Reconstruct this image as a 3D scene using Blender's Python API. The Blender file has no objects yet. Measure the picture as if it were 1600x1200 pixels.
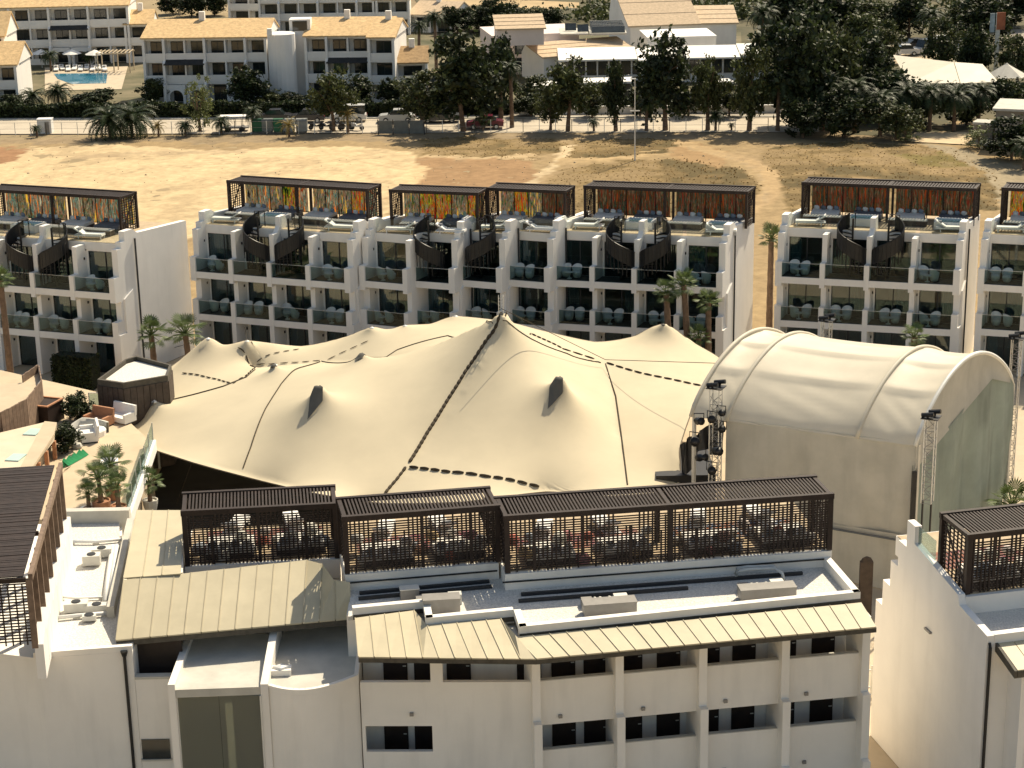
import bpy, math, random
import numpy as np
from mathutils import Vector, Matrix
rnd = random.Random(7)
S = bpy.context.scene
COL = S.collection
# ------------------------------------------------------------------ camera
CAM_H, PITCH, FPX, ROLL = 38.0, math.radians(17.5), 3010.0, math.radians(-1.1)
Fw = np.array([0, math.cos(PITCH), -math.sin(PITCH)])
R0 = np.array([1.0, 0, 0]); U0 = np.array([0, math.sin(PITCH), math.cos(PITCH)])
Rv = R0*math.cos(ROLL)+U0*math.sin(ROLL); Uv = U0*math.cos(ROLL)-R0*math.sin(ROLL)
cd = bpy.data.cameras.new('camera'); cam = bpy.data.objects.new('camera', cd); COL.objects.link(cam)
cd.sensor_fit = 'HORIZONTAL'; cd.sensor_width = 36.0; cd.lens = 36.0*FPX/1600.0
cd.clip_start = 1.0; cd.clip_end = 6000.0
cam.matrix_world = Matrix(((Rv[0], Uv[0], -Fw[0], 0), (Rv[1], Uv[1], -Fw[1], 0), (Rv[2], Uv[2], -Fw[2], CAM_H), (0, 0, 0, 1)))
S.camera = cam
# ------------------------------------------------------------------ sky, sun, exposure
SUN_AZ, SUN_EL = math.radians(34), math.radians(49)      # azimuth from +Y towards +X
w = bpy.data.worlds.new('World'); S.world = w; w.use_nodes = True
nt = w.node_tree; bg = nt.nodes['Background']
sky = nt.nodes.new('ShaderNodeTexSky'); sky.sky_type = 'NISHITA'; sky.sun_disc = False
sky.sun_elevation = SUN_EL; sky.sun_rotation = SUN_AZ; sky.dust_density = 2.0; sky.altitude = 30
tint = nt.nodes.new('ShaderNodeMix'); tint.data_type = 'RGBA'; tint.blend_type = 'MULTIPLY'
tint.inputs['Factor'].default_value = 1.0
nt.links.new(sky.outputs[0], tint.inputs['A']); tint.inputs['B'].default_value = (1.0, 0.925, 0.79, 1)
nt.links.new(tint.outputs['Result'], bg.inputs['Color']); bg.inputs['Strength'].default_value = 0.11
sd = bpy.data.lights.new('sun', 'SUN'); sun = bpy.data.objects.new('sun', sd); COL.objects.link(sun)
sd.energy = 4.7; sd.angle = math.radians(0.53); sd.color = (1.0, 0.875, 0.665)
to_sun = Vector((math.sin(SUN_AZ)*math.cos(SUN_EL), math.cos(SUN_AZ)*math.cos(SUN_EL), math.sin(SUN_EL)))
sun.rotation_euler = (-to_sun).to_track_quat('-Z', 'Y').to_euler(); sun.location = (60, 60, 120)
vs = S.view_settings; vs.view_transform = 'Standard'; vs.look = 'None'; vs.gamma = 1.0; vs.exposure = 0.5
vs.use_curve_mapping = False
# ------------------------------------------------------------------ picture helpers
CC = np.array([0, 0, CAM_H])
def ray(px, py): return Fw*FPX+Rv*(px-800)+Uv*(600-py)
def at(px, py, z=0.0):
    d = ray(px, py); t = (z-CAM_H)/d[2]; p = CC+d*t
    return Vector((p[0], p[1], p[2]))
def aty(px, py, Y):
    d = ray(px, py); p = CC+d*(Y/d[1]); return Vector((p[0], p[1], p[2]))
# ------------------------------------------------------------------ materials (all procedural, in world space)
MATS = {}
def mat(name, col, rough=0.8, var=0.12, scale=1.5, spec=0.3, metal=0.0, bump=0.0, bscale=8.0, col2=None, zs=1.0, island=0.0, trans=0.0, streak=0.0):
    if name in MATS: return MATS[name]
    m = bpy.data.materials.new(name); m.use_nodes = True; t = m.node_tree; n = t.nodes; L = t.links
    b = n['Principled BSDF']; b.inputs['Roughness'].default_value = rough; b.inputs['Metallic'].default_value = metal
    b.inputs['Specular IOR Level'].default_value = spec
    g = n.new('ShaderNodeNewGeometry'); mp = n.new('ShaderNodeMapping'); mp.inputs['Scale'].default_value = (1, 1, zs)
    L.new(g.outputs['Position'], mp.inputs['Vector'])
    nz = n.new('ShaderNodeTexNoise'); nz.inputs['Scale'].default_value = scale; nz.inputs['Detail'].default_value = 5; nz.inputs['Roughness'].default_value = 0.6
    L.new(mp.outputs[0], nz.inputs['Vector'])
    rp = n.new('ShaderNodeMapRange'); rp.inputs['From Min'].default_value = 0.32; rp.inputs['From Max'].default_value = 0.68
    L.new(nz.outputs['Fac'], rp.inputs['Value'])
    mx = n.new('ShaderNodeMix'); mx.data_type = 'RGBA'
    c = Vector(col); c2 = Vector(col2) if col2 else None
    lo = c*(1-var) if c2 is None else c; hi = c*(1+var) if c2 is None else c2
    mx.inputs['A'].default_value = (*lo, 1); mx.inputs['B'].default_value = (*[min(x, 0.95) for x in hi], 1)
    L.new(rp.outputs['Result'], mx.inputs['Factor']); out = mx.outputs['Result']
    if streak > 0:
        mp2 = n.new('ShaderNodeMapping'); mp2.inputs['Scale'].default_value = (1.1, 1.1, 0.16); L.new(g.outputs['Position'], mp2.inputs['Vector'])
        n2 = n.new('ShaderNodeTexNoise'); n2.inputs['Scale'].default_value = 1.3; n2.inputs['Detail'].default_value = 6; L.new(mp2.outputs[0], n2.inputs['Vector'])
        r2 = n.new('ShaderNodeMapRange'); r2.inputs['From Min'].default_value = 0.5; r2.inputs['From Max'].default_value = 0.78
        r2.inputs['To Min'].default_value = 1.0; r2.inputs['To Max'].default_value = 1-streak; L.new(n2.outputs['Fac'], r2.inputs['Value'])
        m2 = n.new('ShaderNodeMix'); m2.data_type = 'RGBA'; m2.blend_type = 'MULTIPLY'; m2.inputs['Factor'].default_value = 1
        L.new(out, m2.inputs['A']); L.new(r2.outputs['Result'], m2.inputs['B']); out = m2.outputs['Result']
    if island > 0:
        r3 = n.new('ShaderNodeMapRange'); r3.inputs['To Min'].default_value = 1-island; r3.inputs['To Max'].default_value = 1+island
        L.new(g.outputs['Random Per Island'], r3.inputs['Value'])
        m3 = n.new('ShaderNodeMix'); m3.data_type = 'RGBA'; m3.blend_type = 'MULTIPLY'; m3.inputs['Factor'].default_value = 1
        L.new(out, m3.inputs['A']); L.new(r3.outputs['Result'], m3.inputs['B']); out = m3.outputs['Result']
    L.new(out, b.inputs['Base Color'])
    if bump > 0:
        nb = n.new('ShaderNodeTexNoise'); nb.inputs['Scale'].default_value = bscale; nb.inputs['Detail'].default_value = 4
        L.new(g.outputs['Position'], nb.inputs['Vector']); bp = n.new('ShaderNodeBump'); bp.inputs['Strength'].default_value = bump; bp.inputs['Distance'].default_value = 0.05
        L.new(nb.outputs['Fac'], bp.inputs['Height']); L.new(bp.outputs[0], b.inputs['Normal'])
    if trans > 0:
        o = n['Material Output']; tr = n.new('ShaderNodeBsdfTranslucent'); L.new(out, tr.inputs['Color'])
        ms = n.new('ShaderNodeMixShader'); ms.inputs[0].default_value = trans
        L.new(b.outputs[0], ms.inputs[1]); L.new(tr.outputs[0], ms.inputs[2]); L.new(ms.outputs[0], o.inputs['Surface'])
    MATS[name] = m; return m
def glass(name, tintc, refl=0.12, rough=0.03, fs=1.0):
    if name in MATS: return MATS[name]
    m = bpy.data.materials.new(name); m.use_nodes = True; t = m.node_tree; n = t.nodes; L = t.links
    n.remove(n['Principled BSDF']); o = n['Material Output']
    tr = n.new('ShaderNodeBsdfTransparent'); tr.inputs[0].default_value = (*tintc, 1)
    gl = n.new('ShaderNodeBsdfGlossy'); gl.inputs['Roughness'].default_value = rough; gl.inputs['Color'].default_value = (0.9, 0.95, 0.95, 1)
    fr = n.new('ShaderNodeFresnel'); fr.inputs['IOR'].default_value = 1.5
    ad = n.new('ShaderNodeMath'); ad.operation = 'ADD'; ad.inputs[1].default_value = refl; ad.use_clamp = True; fm = n.new('ShaderNodeMath'); fm.operation = 'MULTIPLY'; fm.inputs[1].default_value = fs; L.new(fr.outputs[0], fm.inputs[0]); L.new(fm.outputs[0], ad.inputs[0])
    ms = n.new('ShaderNodeMixShader'); L.new(ad.outputs[0], ms.inputs[0]); L.new(tr.outputs[0], ms.inputs[1]); L.new(gl.outputs[0], ms.inputs[2])
    L.new(ms.outputs[0], o.inputs['Surface']); MATS[name] = m; return m
def streaky(name, cols, sx, sz, rough=0.8, seed=0.0, ex=(1, 0.3)):
    """vertical painted streaks: noise stretched along z, through a colour ramp"""
    if name in MATS: return MATS[name]
    m = bpy.data.materials.new(name); m.use_nodes = True; t = m.node_tree; n = t.nodes; L = t.links
    b = n['Principled BSDF']; b.inputs['Roughness'].default_value = rough
    g = n.new('ShaderNodeNewGeometry'); mp = n.new('ShaderNodeMapping'); mp.inputs['Scale'].default_value = (sx, sx*0.5, sz); mp.inputs['Location'].default_value = (seed, seed*2, 0)
    L.new(g.outputs['Position'], mp.inputs['Vector'])
    nz = n.new('ShaderNodeTexNoise'); nz.inputs['Scale'].default_value = 1.0; nz.inputs['Detail'].default_value = 3; L.new(mp.outputs[0], nz.inputs['Vector'])
    cr = n.new('ShaderNodeValToRGB'); cr.color_ramp.interpolation = 'LINEAR'; e = cr.color_ramp.elements
    while len(e) < len(cols): e.new(0.5)
    for i, c in enumerate(cols): e[i].position = 0.36+0.28*i/(len(cols)-1); e[i].color = (*c, 1)
    L.new(nz.outputs['Fac'], cr.inputs['Fac']); L.new(cr.outputs[0], b.inputs['Base Color'])
    tr = n.new('ShaderNodeBsdfTranslucent'); L.new(cr.outputs[0], tr.inputs['Color']); ms = n.new('ShaderNodeMixShader'); ms.inputs[0].default_value = 0.78
    L.new(b.outputs[0], ms.inputs[1]); L.new(tr.outputs[0], ms.inputs[2]); L.new(ms.outputs[0], n['Material Output'].inputs['Surface'])
    MATS[name] = m; return m
WHITE = mat('white_render', (0.83, 0.80, 0.75), 0.85, 0.03, 0.7, bump=0.05, bscale=14, streak=0.07)
FGWALL = mat('white_render_weathered', (0.84, 0.80, 0.73), 0.85, 0.045, 0.35, bump=0.08, bscale=7, streak=0.13)
FARWALL = mat('far_white_render', (0.82, 0.79, 0.74), 0.9, 0.04, 0.4, streak=0.06)
PINKWALL = mat('pink_render', (0.70, 0.60, 0.55), 0.9, 0.05, 0.5)
BROWN = mat('dark_brown_timber', (0.030, 0.019, 0.015), 0.6, 0.3, 3.0)
BLACK = mat('black_metal', (0.012, 0.012, 0.013), 0.45, 0.1, 2.0, spec=0.4)
DARKFR = mat('charcoal_frame', (0.03, 0.032, 0.035), 0.5, 0.1, 2.0)
FASCIA = mat('dark_fascia', (0.085, 0.075, 0.058), 0.7, 0.25, 4.0)
DECK = mat('pale_timber_deck', (0.44, 0.34, 0.22), 0.75, 0.14, 2.5)
SEAM = mat('beige_metal_roof', (0.50, 0.44, 0.30), 0.55, 0.07, 0.9, spec=0.4, bump=0.03, bscale=3, streak=0.05)
GRAVEL = mat('white_gravel', (0.64, 0.62, 0.57), 0.95, 0.22, 14.0, bump=0.8, bscale=12)
GREYMET = mat('grey_metal', (0.27, 0.26, 0.245), 0.5, 0.08, 3.0, metal=0.3)
PALEMET = mat('pale_metal', (0.66, 0.65, 0.60), 0.5, 0.06, 3.0, metal=0.1)
CONC = mat('pale_concrete', (0.52, 0.50, 0.44), 0.9, 0.1, 1.2, streak=0.05)
CHAIRM = mat('white_plastic', (0.72, 0.72, 0.70), 0.4, 0.02, 2.0, spec=0.5)
CURT = mat('grey_curtain', (0.40, 0.45, 0.46), 0.9, 0.15, 9.0, zs=0.05)
CUSHW = mat('white_cushion', (0.80, 0.78, 0.73), 0.9, 0.04, 3.0)
CUSHG = mat('grey_cushion', (0.16, 0.17, 0.19), 0.9, 0.15, 3.0)
CUSHB = mat('blue_grey_cushion', (0.22, 0.26, 0.31), 0.9, 0.15, 3.0)
DPLANK = mat('dark_plank', (0.075, 0.058, 0.046), 0.8, 0.3, 3.0)
WPLANK = mat('weathered_plank', (0.20, 0.14, 0.10), 0.8, 0.25, 3.0)
TERRA = mat('terracotta', (0.40, 0.20, 0.11), 0.8, 0.15, 3.0)
PAVE = mat('pale_paving', (0.50, 0.41, 0.29), 0.9, 0.08, 0.8)
TENT = mat('cream_stretch_fabric', (0.60, 0.525, 0.375), 0.75, 0.06, 0.3, spec=0.2, trans=0.10, bump=0.12, bscale=0.9)
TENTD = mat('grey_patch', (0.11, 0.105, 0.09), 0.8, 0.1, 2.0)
ROPE = mat('dark_lacing', (0.055, 0.042, 0.026), 0.85, 0.3, 6.0)
MARQ = mat('cream_pvc', (0.66, 0.60, 0.475), 0.55, 0.06, 0.5, spec=0.35, trans=0.12, bump=0.08, bscale=2.5)
MARQS = mat('shaded_grey_cream_sheet', (0.45, 0.435, 0.38), 0.7, 0.10, 0.6, streak=0.14, trans=0.12, bump=0.15, bscale=3.0)  # darker than the roof cloth: shade of the sides put into the colour
MARQT = mat('sea_green_sheet', (0.27, 0.315, 0.275), 0.7, 0.16, 0.4, streak=0.3, trans=0.2, bump=0.4, bscale=1.5)
TRUSS = mat('aluminium_truss', (0.55, 0.55, 0.53), 0.4, 0.06, 3.0, metal=0.6)
GPANE = glass('window_glass', (0.46, 0.57, 0.58), 0.05)
GBAL = glass('balustrade_glass', (0.62, 0.70, 0.69), 0.0, fs=.35)
GTOP = glass('terrace_glass', (0.90, 0.93, 0.92), 0.0, fs=.4)
FARPANE = mat('far_window_glass', (0.018, 0.026, 0.028), 0.08, 0.3, 1.5, spec=0.6)
TILE = mat('ochre_roof_tile', (0.56, 0.39, 0.20), 0.9, 0.22, 2.2, bump=0.8, bscale=5, zs=0.6)
TILEP = mat('pink_roof_tile', (0.50, 0.385, 0.26), 0.9, 0.15, 2.5, bump=0.6, bscale=5)
TILEB = mat('brown_roof_tile', (0.30, 0.20, 0.10), 0.9, 0.25, 2.0, bump=0.6, bscale=5)
AWN = mat('dark_awning', (0.04, 0.04, 0.04), 0.9, 0.2, 2.0)
LEAFD = mat('dark_leaf', (0.030, 0.042, 0.015), 0.6, 0.45, 0.35, island=0.6, trans=0.22)
LEAFM = mat('olive_leaf', (0.060, 0.072, 0.024), 0.6, 0.4, 0.5, island=0.5, trans=0.2)
LEAFL = mat('light_leaf', (0.13, 0.15, 0.05), 0.6, 0.3, 0.5, island=0.4, trans=0.2)
PALMG = mat('palm_green', (0.036, 0.054, 0.018), 0.5, 0.35, 0.6, island=0.4, trans=0.15)
PALMN = mat('fan_palm_green', (0.10, 0.14, 0.045), 0.5, 0.3, 1.2, island=0.35, trans=0.2)
PALMY = mat('yellowed_palm', (0.25, 0.19, 0.06), 0.6, 0.3, 0.6, island=0.4, trans=0.15)
DRYF = mat('dry_frond', (0.20, 0.13, 0.06), 0.9, 0.3, 1.2, island=0.4)
TRUNK = mat('bark', (0.16, 0.11, 0.075), 0.95, 0.3, 3.0, bump=0.5, bscale=9)
ASPH = mat('sunlit_road', (0.46, 0.40, 0.31), 0.9, 0.1, 0.35)
DRYG = mat('dry_grass', (0.30, 0.21, 0.10), 0.95, 0.35, 0.25, island=0.4, trans=0.45)
# ------------------------------------------------------------------ mesh helpers
class MB:
    def __init__(s): s.v = []; s.f = []; s.sm = False
    def add(s, vs, fs):
        o = len(s.v); s.v += [tuple(p) for p in vs]; s.f += [tuple(i+o for i in f) for f in fs]; return s
    def box(s, x0, x1, y0, y1, z0, z1, k=0.0):
        vs = [(x0+k*y0, y0, z0), (x1+k*y0, y0, z0), (x1+k*y1, y1, z0), (x0+k*y1, y1, z0), (x0+k*y0, y0, z1), (x1+k*y0, y0, z1), (x1+k*y1, y1, z1), (x0+k*y1, y1, z1)]
        return s.add(vs, [(0, 3, 2, 1), (4, 5, 6, 7), (0, 1, 5, 4), (1, 2, 6, 5), (2, 3, 7, 6), (3, 0, 4, 7)])
    def prism(s, poly, z0, z1):
        """poly: list of (x,y) ; z0,z1: number or list"""
        n = len(poly); zb = z0 if isinstance(z0, (list, tuple)) else [z0]*n; zt = z1 if isinstance(z1, (list, tuple)) else [z1]*n
        a = sum(poly[i][0]*poly[(i+1) % n][1]-poly[(i+1) % n][0]*poly[i][1] for i in range(n))
        if a < 0: poly = poly[::-1]; zb = zb[::-1]; zt = zt[::-1]
        vs = [(p[0], p[1], zb[i]) for i, p in enumerate(poly)]+[(p[0], p[1], zt[i]) for i, p in enumerate(poly)]
        fs = [tuple(range(n))[::-1], tuple(range(n, 2*n))]+[(i, (i+1) % n, n+(i+1) % n, n+i) for i in range(n)]
        return s.add(vs, fs)
    def side(s, prof, x0, x1, k=0.0):
        """profile in (y,z), extruded along x"""
        n = len(prof); a = sum(prof[i][0]*prof[(i+1) % n][1]-prof[(i+1) % n][0]*prof[i][1] for i in range(n))
        if a < 0: prof = prof[::-1]
        vs = [(x0+k*p[0], p[0], p[1]) for p in prof]+[(x1+k*p[0], p[0], p[1]) for p in prof]
        return s.add(vs, [tuple(range(n))[::-1], tuple(range(n, 2*n))]+[(i, (i+1) % n, n+(i+1) % n, n+i) for i in range(n)])
    def tube(s, path, r, n=6, cap=True):
        path = [Vector(p) for p in path]; rs = r if isinstance(r, (list, tuple)) else [r]*len(path); o = len(s.v)
        for i, p in enumerate(path):
            d = (path[min(i+1, len(path)-1)]-path[max(i-1, 0)]).normalized()
            ref = Vector((0, 0, 1)) if abs(d.z) < 0.9 else Vector((1, 0, 0))
            a = d.cross(ref).normalized(); b = d.cross(a)
            for j in range(n):
                t = 2*math.pi*j/n; s.v.append(tuple(p+(a*math.cos(t)+b*math.sin(t))*rs[i]))
        for i in range(len(path)-1):
            for j in range(n):
                s.f.append((o+i*n+j, o+(i+1)*n+j, o+(i+1)*n+(j+1) % n, o+i*n+(j+1) % n))
        if cap:
            s.f.append(tuple(o+j for j in range(n))); s.f.append(tuple(o+(len(path)-1)*n+j for j in range(n))[::-1])
        return s
    def bar(s, a, b, wd, ht):
        """square bar from a to b, width horizontal wd, height ht"""
        a = Vector(a); b = Vector(b); d = (b-a).normalized(); ref = Vector((0, 0, 1)) if abs(d.z) < 0.95 else Vector((0, 1, 0))
        x = d.cross(ref).normalized()*wd/2; y = x.normalized().cross(d)*ht/2
        vs = [a-x-y, a+x-y, a+x+y, a-x+y, b-x-y, b+x-y, b+x+y, b-x+y]
        return s.add(vs, [(0, 1, 2, 3), (4, 7, 6, 5), (0, 4, 5, 1), (1, 5, 6, 2), (2, 6, 7, 3), (3, 7, 4, 0)])
    def lathe(s, prof, n=12, c=(0, 0, 0), sy=1.0):
        o = len(s.v)
        for r, z in prof:
            for j in range(n):
                t = 2*math.pi*j/n; s.v.append((c[0]+r*math.cos(t), c[1]+r*math.sin(t)*sy, c[2]+z))
        for i in range(len(prof)-1):
            for j in range(n): s.f.append((o+i*n+j, o+i*n+(j+1) % n, o+(i+1)*n+(j+1) % n, o+(i+1)*n+j))
        s.f.append(tuple(o+j for j in range(n))[::-1]); s.f.append(tuple(o+(len(prof)-1)*n+j for j in range(n)))
        return s
    def mesh(s, name, m, smooth=False):
        me = bpy.data.meshes.new(name); me.from_pydata(s.v, [], s.f); me.materials.append(m)
        if smooth: me.polygons.foreach_set('use_smooth', [True]*len(me.polygons))
        me.update(); return me
    def build(s, name, m, parent=None, loc=None, rz=None, smooth=False):
        return link(name, s.mesh(name, m, smooth), parent, loc, rz)
def link(name, data, parent=None, loc=None, rz=None, scale=None):
    o = bpy.data.objects.new(name, data); COL.objects.link(o)
    if parent is not None: o.parent = parent
    if loc is not None: o.location = loc
    if rz is not None: o.rotation_euler = (0, 0, rz) if not isinstance(rz, tuple) else rz
    if scale is not None: o.scale = scale
    return o
UNIT = {}
def piece(name, m, parent, c, s, rz=0.0):
    """a single board, bar or pane: shared unit box scaled to size"""
    if m.name not in UNIT: UNIT[m.name] = MB().box(-.5, .5, -.5, .5, -.5, .5).mesh('board_'+m.name, m)
    return link(name, UNIT[m.name], parent, c, rz, s)
USED = {}
def tag(o, label, cat, group=None, kind=None):
    if label in USED and group is None: print('DUPLABEL', label)
    USED[label] = 1; o['label'] = label; o['category'] = cat
    if group: o['group'] = group
    if kind: o['kind'] = kind
    return o
def thing(name, label, cat, loc=(0, 0, 0), rz=0.0, group=None):
    return tag(link(name, None, None, loc, rz), label, cat, group)
def struct(o): o['kind'] = 'structure'; return o
def copy_tree(o, parent=None):
    c = o.copy(); COL.objects.link(c); c.parent = parent
    for ch in list(o.children): copy_tree(ch, c)
    return c
ORD = ['first', 'second', 'third', 'fourth', 'fifth', 'sixth', 'seventh', 'eighth', 'ninth', 'tenth', 'eleventh', 'twelfth', 'thirteenth', 'fourteenth', 'fifteenth', 'sixteenth']
def sm(x): return x*x*(3-2*x)
# ================================================================== ground, field, road
def sheet(name, poly, z, m):
    return struct(MB().add([(x, y, z) for x, y in poly], [tuple(range(len(poly)))]).build(name, m))
GROUND = mat('scrub_earth', (0.30, 0.23, 0.13), 0.95, 0.3, 0.05, bump=0.4, bscale=1.5)
sheet('ground', [(-3000, -400), (3000, -400), (3000, 5000), (-3000, 5000)], -0.05, GROUND)
sheet('paved_court', [(-70, 50), (70, 50), (70, 131), (-70, 131)], -0.03, PAVE)
def field():
    x = np.arange(-85, 95.1, 0.45); y = np.arange(130, 216.1, 0.45); X, Y = np.meshgrid(x, y)
    rs = np.random.RandomState(3)
    def noise(sc, seed):
        r = np.random.RandomState(seed); n = r.rand(int(90/sc)+4, int(185/sc)+4)
        gx = (X+86)/sc; gy = (Y-129)/sc; i = gx.astype(int); j = gy.astype(int); a = gx-i; b = gy-j; a = a*a*(3-2*a); b = b*b*(3-2*b)
        return (n[j, i]*(1-a)+n[j, i+1]*a)*(1-b)+(n[j+1, i]*(1-a)+n[j+1, i+1]*a)*b
    nb = noise(9, 1)*0.5+noise(4, 2)*0.3+noise(1.6, 3)*0.2; nf = noise(1.3, 4)*0.6+noise(0.6, 5)*0.4; n2 = noise(5, 8)*.6+noise(1.4, 9)*.4
    Z = (nb-0.5)*0.12+(nf-.5)*0.08
    dx = X*Rv[0]+Y*Rv[1]-CAM_H*Rv[2]; dw = X*Fw[0]+Y*Fw[1]-CAM_H*Fw[2]; du = X*Uv[0]+Y*Uv[1]-CAM_H*Uv[2]
    PX = 800+FPX*dx/dw+(nf-.5)*16; PY = 600-FPX*du/dw+(nb-.5)*9+(nf-.5)*7
    C = np.empty(X.shape+(3,)); C[:] = (0.31, 0.225, 0.12)
    def inside(poly):
        m = np.zeros(X.shape, bool); n = len(poly)
        for i in range(n):
            (x0, y0), (x1, y1) = poly[i], poly[(i+1) % n]
            if y0 == y1: continue
            c = ((y0 > PY) != (y1 > PY)) & (PX < (x1-x0)*(PY-y0)/(y1-y0)+x0); m ^= c
        return m
    def near(pts, wd):
        d = np.full(X.shape, 1e9)
        for (x0, y0), (x1, y1) in zip(pts[:-1], pts[1:]):
            ux, uy = x1-x0, (y1-y0)*3; l = ux*ux+uy*uy; t = np.clip(((PX-x0)*ux+(PY-y0)*3*uy)/l, 0, 1)
            d = np.minimum(d, np.hypot(PX-x0-t*ux, (PY-y0)*3-t*uy))
        return d < wd
    def put(mask, c, k=1.0): C[mask] = C[mask]*(1-k)+np.array(c)*k
    put(inside([(-200, 207), (1700, 207), (1700, 224), (900, 218), (650, 221), (300, 222), (150, 222), (-200, 228)]), (0.27, 0.205, 0.125))
    put(inside([(-300, 245), (150, 224), (330, 234), (560, 230), (640, 238), (662, 258), (640, 285), (590, 360), (-300, 400)]), (0.52, 0.40, 0.235))
    put(near([(120, 245), (170, 240), (260, 238), (400, 236)], 8), (0.36, 0.27, 0.17), .5)
    put(inside([(-60, 228), (45, 230), (22, 248), (-60, 275)]), (0.30, 0.17, 0.09))
    put(inside([(655, 246), (830, 249), (845, 284), (810, 310), (600, 310), (640, 284)]), (0.30, 0.19, 0.10))
    put(near([(655, 262), (640, 290), (610, 320)], 14), (0.56, 0.42, 0.24), .8)
    G = (0.165, 0.118, 0.055)
    g = inside([(655, 220), (700, 217), (868, 219), (888, 230), (870, 242), (820, 250), (660, 246)]) | inside([(897, 221), (980, 217), (1055, 220), (1064, 227), (1020, 240), (930, 249), (872, 249), (880, 238)]) \
        | inside([(838, 300), (880, 262), (1000, 248), (1080, 250), (1160, 266), (1195, 292), (1150, 340), (830, 340)]) | inside([(1195, 232), (1290, 222), (1430, 226), (1500, 240), (1556, 272), (1560, 330), (1230, 330), (1215, 280), (1180, 256)])
    put(g, G); put(g & (n2 > .56), (0.225, 0.16, 0.075)); put(g & (n2 < .40), (0.115, 0.088, 0.042))
    put(inside([(1390, 240), (1480, 240), (1520, 262), (1440, 262)]), (0.15, 0.125, 0.04), .7)
    put(near([(892, 230), (878, 247), (850, 268), (822, 292)], 9), (0.50, 0.39, 0.24))
    put(near([(660, 246), (740, 247), (830, 246)], 6), (0.48, 0.36, 0.21), .8)
    put(near([(872, 252), (960, 247), (1040, 238)], 8), (0.40, 0.29, 0.155))
    put(inside([(1040, 240), (1062, 226), (1090, 222), (1150, 240), (1120, 262), (1060, 250)]), (0.31, 0.205, 0.105))
    put(near([(1068, 224), (1120, 238), (1170, 252), (1205, 272), (1205, 300), (1170, 330)], 14), (0.38, 0.27, 0.145))
    put(inside([(1430, 222), (1500, 232), (1590, 256), (1640, 300), (1640, 330), (1570, 330), (1540, 270), (1480, 240)]), (0.28, 0.23, 0.15))
    for k_, pts in enumerate(([(-60, 300), (120, 268), (330, 256), (560, 250), (640, 262)], [(60, 340), (260, 290), (420, 262), (600, 240)], [(640, 300), (560, 268), (300, 246), (60, 238)], [(1075, 226), (1140, 242), (1190, 268), (1195, 310)])):
        for o_ in (0, 4.2): put(near([(a, b+o_) for a, b in pts], 1.8), (0.33, 0.25, 0.15), .45)
    put(n2 > .66, (0.30, 0.22, 0.13), .3)
    C *= (0.86+0.28*nf)[..., None]; C *= (0.90+0.2*nb)[..., None]
    ny, nx = X.shape; V = np.stack([X, Y, Z], -1).reshape(-1, 3)
    I = np.arange(ny*nx).reshape(ny, nx); F = np.stack([I[:-1, :-1], I[:-1, 1:], I[1:, 1:], I[1:, :-1]], -1).reshape(-1, 4)
    me = bpy.data.meshes.new('dry_field'); me.from_pydata(V.tolist(), [], F.tolist())
    ca = me.color_attributes.new('Soil', 'FLOAT_COLOR', 'POINT'); ca.data.foreach_set('color', np.concatenate([C.reshape(-1, 3), np.ones((ny*nx, 1))], 1).ravel())
    m = bpy.data.materials.new('dry_field_soil'); m.use_nodes = True; t = m.node_tree; n = t.nodes; L = t.links; b = n['Principled BSDF']; b.inputs['Roughness'].default_value = 0.95; b.inputs['Specular IOR Level'].default_value = 0.1
    a = n.new('ShaderNodeVertexColor'); a.layer_name = 'Soil'; gp = n.new('ShaderNodeNewGeometry'); nz = n.new('ShaderNodeTexNoise'); nz.inputs['Scale'].default_value = 1.1; nz.inputs['Detail'].default_value = 7; nz.inputs['Roughness'].default_value = .7
    L.new(gp.outputs['Position'], nz.inputs['Vector']); mr = n.new('ShaderNodeMapRange'); mr.inputs['From Min'].default_value = .3; mr.inputs['From Max'].default_value = .7; mr.inputs['To Min'].default_value = .8; mr.inputs['To Max'].default_value = 1.2
    L.new(nz.outputs['Fac'], mr.inputs['Value']); mx = n.new('ShaderNodeMix'); mx.data_type = 'RGBA'; mx.blend_type = 'MULTIPLY'; mx.inputs['Factor'].default_value = 1
    L.new(a.outputs['Color'], mx.inputs['A']); L.new(mr.outputs['Result'], mx.inputs['B']); L.new(mx.outputs['Result'], b.inputs['Base Color'])
    me.materials.append(m); struct(link('dry_field', me))
    # dry tufts on the brown patches
    idx = np.argwhere(g); rs.shuffle(idx); mb = MB()
    for j, i in idx[:3000]:
        cx, cy = X[j, i]+rs.rand()*.4, Y[j, i]+rs.rand()*.4; h = .04+rs.rand()*.07*(1+1.2*(n2[j, i] < .42)); z = Z[j, i]-.02
        for q in range(2):
            a = rs.rand()*6.28; e = .05+rs.rand()*.07
            mb.add([(cx-math.cos(a)*e, cy-math.sin(a)*e, z), (cx+math.cos(a)*e, cy+math.sin(a)*e, z), (cx+math.cos(a)*e*.7+(rs.rand()-.5)*.2, cy+math.sin(a)*e*.7, z+h), (cx-math.cos(a)*e*.6, cy-math.sin(a)*e*.6+(rs.rand()-.5)*.2, z+h*.8)], [(0, 1, 2, 3)])
    tag(mb.build('dry_grass', DRYG), 'parched brown grass tufts growing over the field', 'grass', kind='stuff')
field()
mb = MB(); r_ = random.Random(4)
for i in range(420):
    p = at(r_.uniform(-60, 1600), r_.uniform(212, 300)); s_ = r_.uniform(.03, .09)*(2 if r_.random() < .05 else 1)
    mb.lathe([(s_*.8, -.03), (s_, s_*.3), (s_*.3, s_*.8)], 5, tuple(p), r_.uniform(.6, 1))
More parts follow.
